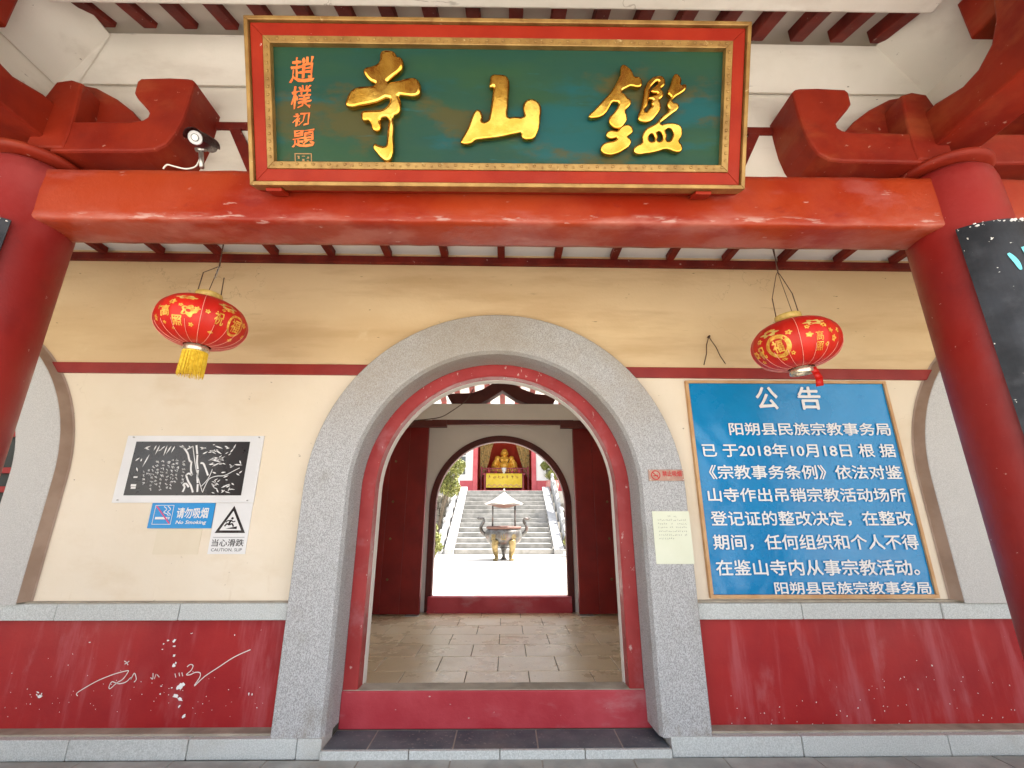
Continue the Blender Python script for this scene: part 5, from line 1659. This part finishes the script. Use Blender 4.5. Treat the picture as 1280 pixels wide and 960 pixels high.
for k in range(240):
    a_ = rnd.uniform(0, 6.28); l_ = rnd.uniform(0.2, 0.55); e = rnd.uniform(0.5, 1.4)
    p = Vector((0.05 * math.cos(a_), 0.05 * math.sin(a_), 0.42))
    q = p + Vector((math.cos(a_) * math.cos(e), math.sin(a_) * math.cos(e), math.sin(e))) * l_
    s_ = Vector((-math.sin(a_), math.cos(a_), 0)) * 0.022
    bm.faces.new([bm.verts.new(p), bm.verts.new(p.lerp(q, .6) + s_), bm.verts.new(q), bm.verts.new(p.lerp(q, .6) - s_)])
mesh_obj("foliage", bm, leafA, pt)

# ------------------------------------------------------------------ incense burner
BX, BY, BZ = -0.075, 12.9, 0.1
ib = thing("incense_burner", "bronze incense burner with curved handles and pale canopy in front of the stairs", "burner", loc=(BX, BY, BZ))
lathe("bowl", [(0.0, 0.33), (0.18, 0.34), (0.33, 0.38), (0.45, 0.47), (0.515, 0.60), (0.51, 0.72), (0.46, 0.79), (0.43, 0.80)], bronze, ib, 40)
lathe("rim", [(0.43, 0.79), (0.47, 0.80), (0.49, 0.83), (0.47, 0.865), (0.42, 0.86), (0.40, 0.80), (0.0, 0.76)], canopy_red, ib, 40)
for a_ in (R(-60), R(-120), R(90)):
    c_, s_ = math.cos(a_), math.sin(a_)
    m_ = bronze_gold if s_ < 0 else bronze
    pts = [(0.44 * c_, 0.44 * s_, 0.50), (0.47 * c_, 0.47 * s_, 0.36), (0.42 * c_, 0.42 * s_, 0.20), (0.37 * c_, 0.37 * s_, 0.10), (0.40 * c_, 0.40 * s_, 0.03), (0.44 * c_, 0.44 * s_, 0.0)]
    o = tube("leg", catmull(pts, 4), [0.10 - 0.05 * min(1, i / 12) + (0.02 if i > 17 else 0) for i in range(21)], m_, ib, 12)
    o["label"] = "gilded lion leg" if s_ < 0 else "dark rear leg"
tube("centre_stem", [(0, 0, 0.36), (0, 0, 0.22), (0, 0, 0.08), (0, 0, 0.0)], [0.13, 0.055, 0.04, 0.09], bronze, ib, 14)
for s_ in (-1, 1):
    pts = [(0.46 * s_, 0, 0.62), (0.60 * s_, 0, 0.72), (0.63 * s_, 0, 0.86), (0.56 * s_, 0, 0.98), (0.58 * s_, 0, 1.06), (0.68 * s_, 0, 1.05), (0.73 * s_, 0, 1.09)]
    tube("handle", catmull(pts, 4), [0.05 - 0.0008 * i for i in range(25)], bronze, ib, 10)
for s_ in (-1, 1):
    tube("canopy_post", [(0.31 * s_, 0, 0.80), (0.31 * s_, 0, 1.42)], 0.022, bronze, ib, 10)
    for y_ in (-0.2, 0.2):
        pass
# canopy: square hipped, with curling eaves
bm = bmesh.new()
n_ = 40
prof_t = [(0.0, 1.80), (0.06, 1.75), (0.16, 1.66), (0.30, 1.56), (0.44, 1.48), (0.545, 1.43)]
rows = []
for (r_, z_) in prof_t:
    row = []
    for k in range(n_):
        a_ = 2 * PI * k / n_
        lift = 0.04 * (r_ / 0.545) ** 2 * abs(math.cos(3 * a_))
        row.append(bm.verts.new((r_ * math.cos(a_), r_ * math.sin(a_), z_ + lift)))
    rows.append(row)
for i in range(len(rows) - 1):
    for k in range(n_):
        bm.faces.new((rows[i][k], rows[i][(k + 1) % n_], rows[i + 1][(k + 1) % n_], rows[i + 1][k]))
bmesh.ops.remove_doubles(bm, verts=bm.verts[:], dist=1e-5)
mesh_obj("canopy", bm, canopy_m, ib, smooth=True)
lathe("canopy_lining", [(0.0, 1.34), (0.18, 1.36), (0.33, 1.415), (0.50, 1.43)], canopy_red, ib, 30)
lathe("finial", [(0.0, 1.88), (0.02, 1.86), (0.035, 1.82), (0.015, 1.79)], canopy_m, ib, 12)
# relief characters on the bowl
for a_, ch in ((R(-90) - 0.55, "鉴"), (R(-90), "山"), (R(-90) + 0.55, "寺")):
    me = text_me(ch, 0.03)
    bmx = bmesh.new(); bmx.from_mesh(me)
    for v in bmx.verts:
        th = a_ + (v.co.x - 0.5) * 0.30
        zz_ = 0.60 + (v.co.y - 0.4) * 0.16
        rr_ = 0.522 + 0.001 * v.co.z
        v.co = (rr_ * math.cos(th), rr_ * math.sin(th), zz_)
    mesh_obj("relief_character", bmx, bronze_gold, ib)

# ------------------------------------------------------------------ the hall
HX0, HX1 = -1.34, 1.14
HY = 20.6
hall = thing("temple_hall", "red and white temple hall with an open front at the top of the stairs", "building")
def ph_(px, py, d):
    return pl(px, py, d)
HF = 2.25
for x0, x1 in ((-7.5, HX0 - 0.20), (HX1 + 0.20, 7.5)):
    box("white_wall", x0, x1, HY, HY + 0.3, HF + 0.55, 6.2, white_wall, hall)
    box("red_dado", x0, x1, HY - 0.02, HY + 0.3, HF, HF + 0.55, pink_wall, hall)
for x in (HX0 - 0.10, HX1 + 0.10):
    box("door_jamb", x - 0.10, x + 0.10, HY - 0.06, HY + 0.3, HF, 6.2, pink_wall, hall, bev=0.01)
box("door_sill", HX0, HX1, HY - 0.05, HY + 0.25, HF, HF + 0.13, pink_wall, hall, bev=0.01)
box("lintel", HX0, HX1, HY - 0.04, HY + 0.3, 5.9, 6.2, pink_wall, hall)
box("inner_floor", -2.2, 2.0, HY + 0.3, 24.5, HF, HF + 0.1, soffit_w, hall)
box("inner_wall", -2.2, 2.0, 24.3, 24.5, HF, 6.2, curtain_red, hall)
box("inner_wall", -2.4, -2.2, HY + 0.3, 24.5, HF, 6.2, white_wall, hall)
box("inner_wall", 2.0, 2.2, HY + 0.3, 24.5, HF, 6.2, white_wall, hall)
quad("roof", [(-8.5, 20.1, 6.2), (8.5, 20.1, 6.2), (8.5, 23, 7.6), (-8.5, 23, 7.6)], roof_tile, hall, 0.15)
quad("roof", [(-8.5, 23, 7.6), (8.5, 23, 7.6), (8.5, 27, 5.9), (-8.5, 27, 5.9)], roof_tile, hall, 0.15)
for cx in (-4.6, 4.4):
    wn = box("window", cx - 0.7, cx + 0.7, HY - 0.05, HY + 0.05, HF + 0.9, HF + 2.6, red_pane, hall)
    for k in range(4):
        box("pane", cx - 0.62 + k * 0.32, cx - 0.62 + k * 0.32 + 0.27, HY - 0.065, HY - 0.052, HF + 1.0, HF + 2.5, glass, wn)
# narrow lattice windows near the door
for cx in (-2.05, 1.95):
    wn = box("window", cx - 0.22, cx + 0.22, HY - 0.05, HY + 0.05, HF + 0.75, HF + 2.6, white_wall, hall)
    for k in range(6):
        box("pane", cx - 0.17, cx + 0.17, HY - 0.062, HY - 0.052, HF + 0.82 + k * 0.29, HF + 1.05 + k * 0.29, glass, wn)

# curtains in the shrine
def curtain(pts, d, name, label, m, wav=0.05):
    """cloth hung in a vertical plane: outline as rows left/right by height"""
    bm = bmesh.new()
    rows = []
    for (z, xa, xb) in pts:
        rows.append([bm.verts.new((xa + (xb - xa) * i / 24, d + wav * math.sin(i * 1.35) * 0.6, z)) for i in range(25)])
    for j in range(len(rows) - 1):
        for i in range(24):
            bm.faces.new((rows[j][i], rows[j][i + 1], rows[j + 1][i + 1], rows[j + 1][i]))
    bmesh.ops.solidify(bm, geom=bm.faces[:], thickness=0.02)
    return tag(mesh_obj(name, bm, m, smooth=True), label, "curtain", "curtains round the statue")
tC = 5.2
curtain([(2.36, -2.1, 2.0), (tC, -2.1, 2.0)], 24.1, "backdrop_curtain", "deep red curtain hanging behind the golden statue", curtain_red)
def px_x(px, d): return pl(px, 580, d).x
DD = 22.9
curtain([(3.05, px_x(600, DD), px_x(602, DD)), (3.4, px_x(600, DD), px_x(607, DD)), (3.9, px_x(600, DD), px_x(611, DD)), (4.5, px_x(600, DD), px_x(614, DD)), (5.2, px_x(599, DD), px_x(619, DD))], DD, "brocade_drape", "gold brocade drape tied back left of the statue", drape_gold)
curtain([(3.05, px_x(660, DD), px_x(662, DD)), (3.4, px_x(655, DD), px_x(662, DD)), (3.9, px_x(651, DD), px_x(662, DD)), (4.5, px_x(647, DD), px_x(662, DD)), (5.2, px_x(642, DD), px_x(663, DD))], DD, "brocade_drape", "gold brocade drape tied back right of the statue", drape_gold)

# altar
DA = 21.9
al = thing("altar_table", "red altar table in front of the golden statue, wider than its yellow cloth", "table")
xa, xb = px_x(605, DA), px_x(655, DA)
ztop, zbot = pl(630, 592, DA).z, HF + 0.1
box("table_top", xa - 0.06, xb + 0.06, DA, DA + 0.7, ztop - 0.07, ztop, altar_red, al, bev=0.01)
for x_ in (xa + 0.06, xb - 0.06):
    for y_ in (DA + 0.08, DA + 0.62):
        box("leg", x_ - 0.05, x_ + 0.05, y_ - 0.05, y_ + 0.05, zbot, ztop - 0.07, altar_red, al)
cx0, cx1 = px_x(608, DA), px_x(652.5, DA)
cz0 = pl(630, 609.5, DA).z
cl_ = thing("altar_cloth", "yellow embroidered cloth hanging down the front of the altar table", "cloth")
bm = bmesh.new()
rows = []
for j in range(4):
    z_ = cz0 + (ztop + 0.004 - cz0) * j / 3
    rows.append([bm.verts.new((cx0 + (cx1 - cx0) * i / 40, DA - 0.025 + 0.008 * math.sin(i * 1.1) * (1 - j / 3), z_)) for i in range(41)])
rows.append([bm.verts.new((cx0 + (cx1 - cx0) * i / 40, DA + 0.5, ztop + 0.004)) for i in range(41)])
for j in range(4):
    for i in range(40):
        bm.faces.new((rows[j][i], rows[j][i + 1], rows[j + 1][i + 1], rows[j + 1][i]))
mesh_obj("cloth_sheet", bm, cloth_yellow, cl_, smooth=True)
bm = bmesh.new()
rnd = random.Random(17)
for i in range(7):
    x_ = cx0 + (cx1 - cx0) * (i + 0.75) / 8
    for _ in range(5):
        a_, b_ = x_ + rnd.uniform(-.05, .03), ztop - 0.20 + rnd.uniform(-.05, .05)
        w_, h_ = rnd.choice(((0.09, 0.018), (0.018, 0.09)))
        bm.faces.new([bm.verts.new(p) for p in ((a_, DA - 0.038, b_), (a_ + w_, DA - 0.038, b_), (a_ + w_, DA - 0.038, b_ + h_), (a_, DA - 0.038, b_ + h_))])
mesh_obj("embroidered_characters", bm, cloth_ink, cl_)
bm = bmesh.new()
for k in range(30):
    x_ = cx0 + 0.08 + (cx1 - cx0 - 0.16) * k / 29
    bm.faces.new([bm.verts.new((x_ + 0.035 * math.cos(q), DA - 0.038, cz0 + 0.10 + 0.04 * math.sin(k * 1.3) + 0.02 * math.sin(q))) for q in [2 * PI * i / 8 for i in range(8)]])
mesh_obj("embroidered_border", bm, mat("pink_thread", (0.62, 0.30, 0.20), rough=0.7, bump=0), cl_)
# offering vessels on the altar
for i, (px_, s_) in enumerate(((611, 0.8), (620, 0.6), (630, 1.1), (640, 0.6), (649, 0.8))):
    v_ = thing("offering_vessel", ["short candle cup at the left end of the altar", "small offering bowl left of the altar's middle", "tall pale incense pot in the middle of the altar", "small offering bowl right of the altar's middle", "short candle cup at the right end of the altar"][i], "vessel", "vessels on the altar", loc=(px_x(px_, DA + 0.2), DA + 0.2, ztop + 0.006))
    lathe("vessel_body", [(0.0, 0), (0.06 * s_, 0.0), (0.04 * s_, 0.05 * s_), (0.10 * s_, 0.14 * s_), (0.11 * s_, 0.26 * s_), (0.09 * s_, 0.26 * s_), (0.0, 0.2 * s_)], paper_w if i == 2 else altar_red, v_, 16)
# pink railing between altar and statue
rl = thing("altar_rail", "low red rail with thin bars behind the altar table", "rail")
for z_ in (ztop + 0.05, ztop + 0.30):
    box("rail", px_x(602, 22.6), px_x(660, 22.6), 22.6, 22.66, z_, z_ + 0.05, altar_red, rl)
for k in range(24):
    x_ = px_x(602, 22.6) + (px_x(660, 22.6) - px_x(602, 22.6)) * (k + 0.5) / 24
    box("bar", x_ - 0.015, x_ + 0.015, 22.61, 22.65, ztop + 0.1, ztop + 0.30, altar_red, rl)
for x_ in (px_x(602, 22.6), px_x(660, 22.6)):
    box("post", x_ - 0.04, x_ + 0.04, 22.59, 22.67, HF + 0.1, ztop + 0.42, altar_red, rl)

# seated laughing statue
DB = 23.4
sb = pl(630.5, 592, DB)
ped = box("statue_pedestal", sb.x - 0.85, sb.x + 0.85, DB - 0.5, DB + 0.6, HF + 0.1, sb.z - 0.02, altar_red, bev=0.02)
tag(ped, "red pedestal under the golden seated statue", "pedestal")
stt = thing("buddha_statue", "golden seated laughing statue with bare round belly inside the hall", "statue", loc=(sb.x, DB, sb.z - 0.02))
stt.scale = (0.9, 0.9, 0.9)


def ell(bm, c_, r_, rot=(0, 0, 0)):
    b_ = bmesh.new()
    bmesh.ops.create_uvsphere(b_, u_segments=24, v_segments=16, radius=1)
    add(bm, b_, Matrix.Translation(c_) @ Euler(rot).to_matrix().to_4x4() @ Matrix.Diagonal((*r_, 1)))
bm = bmesh.new()
ell(bm, (0, 0.05, 0.55), (0.42, 0.34, 0.50))          # trunk
ell(bm, (0, -0.14, 0.44), (0.33, 0.26, 0.30))         # belly
ell(bm, (-0.15, -0.13, 0.78), (0.15, 0.12, 0.12)); ell(bm, (0.15, -0.13, 0.78), (0.15, 0.12, 0.12))
ell(bm, (0, 0.0, 1.03), (0.13, 0.13, 0.15))           # neck
ell(bm, (0, -0.03, 1.22), (0.185, 0.19, 0.22))        # head
ell(bm, (0, -0.15, 1.14), (0.12, 0.08, 0.09))         # jowl
ell(bm, (0, -0.22, 1.21), (0.03, 0.035, 0.04))        # nose
for s_ in (-1, 1):
    ell(bm, (0.085 * s_, -0.18, 1.19), (0.055, 0.05, 0.05))
    ell(bm, (0.19 * s_, -0.01, 1.16), (0.03, 0.05, 0.12))      # long ears
    ell(bm, (0.40 * s_, 0.05, 0.85), (0.17, 0.17, 0.20))       # shoulder
    ell(bm, (0.52 * s_, 0.0, 0.62), (0.14, 0.15, 0.26), (0, R(-14) * s_, 0))
    ell(bm, (0.50 * s_, -0.2, 0.38), (0.12, 0.24, 0.11), (R(-10), 0, R(20) * s_))
    ell(bm, (0.42 * s_, -0.40, 0.33), (0.08, 0.09, 0.06))      # hand
    ell(bm, (0.40 * s_, -0.08, 0.16), (0.42, 0.34, 0.17), (0, 0, R(-12) * s_))   # thigh
    ell(bm, (0.18 * s_, -0.38, 0.10), (0.20, 0.13, 0.09))      # foot
    ell(bm, (0.60 * s_, 0.12, 0.38), (0.16, 0.26, 0.36))       # robe
o = mesh_obj("figure", bm, buddha_gold, stt, smooth=True)
md = o.modifiers.new("merge", 'REMESH'); md.mode = 'VOXEL'; md.voxel_size = 0.022; md.use_smooth_shade = True
ms = o.modifiers.new("soft", 'SMOOTH'); ms.iterations = 3
dg = bpy.context.evaluated_depsgraph_get(); dg.update()
me = bpy.data.meshes.new_from_object(o.evaluated_get(dg), depsgraph=dg)
o.modifiers.clear()
o.data = me
me.shade_smooth()
bm = bmesh.new()
for s_ in (-1, 1):
    sl_pts = [(-0.045 * s_ + 0.0, 0, 0)]
    tube_bm([(0.05 * s_ - 0.03, -0.212, 1.245), (0.05 * s_, -0.222, 1.253), (0.05 * s_ + 0.03, -0.212, 1.245)], 0.007, 5, bm)
tube_bm(catmull([Vector((-0.07, -0.215, 1.135)), Vector((0, -0.245, 1.105)), Vector((0.07, -0.215, 1.135))], 4), 0.010, 5, bm)
mesh_obj("face_lines", bm, dark_wood, stt)
bm = bmesh.new()
for k in range(18):
    a_ = PI + PI * k / 17
    b_ = bmesh.new(); bmesh.ops.create_uvsphere(b_, u_segments=8, v_segments=6, radius=0.026)
    add(bm, b_, Matrix.Translation((0.27 * math.cos(a_), -0.30 - 0.02 * math.sin(a_), 0.80 + 0.24 * math.sin(a_))))
mesh_obj("bead_necklace", bm, cam_body, stt, smooth=True)
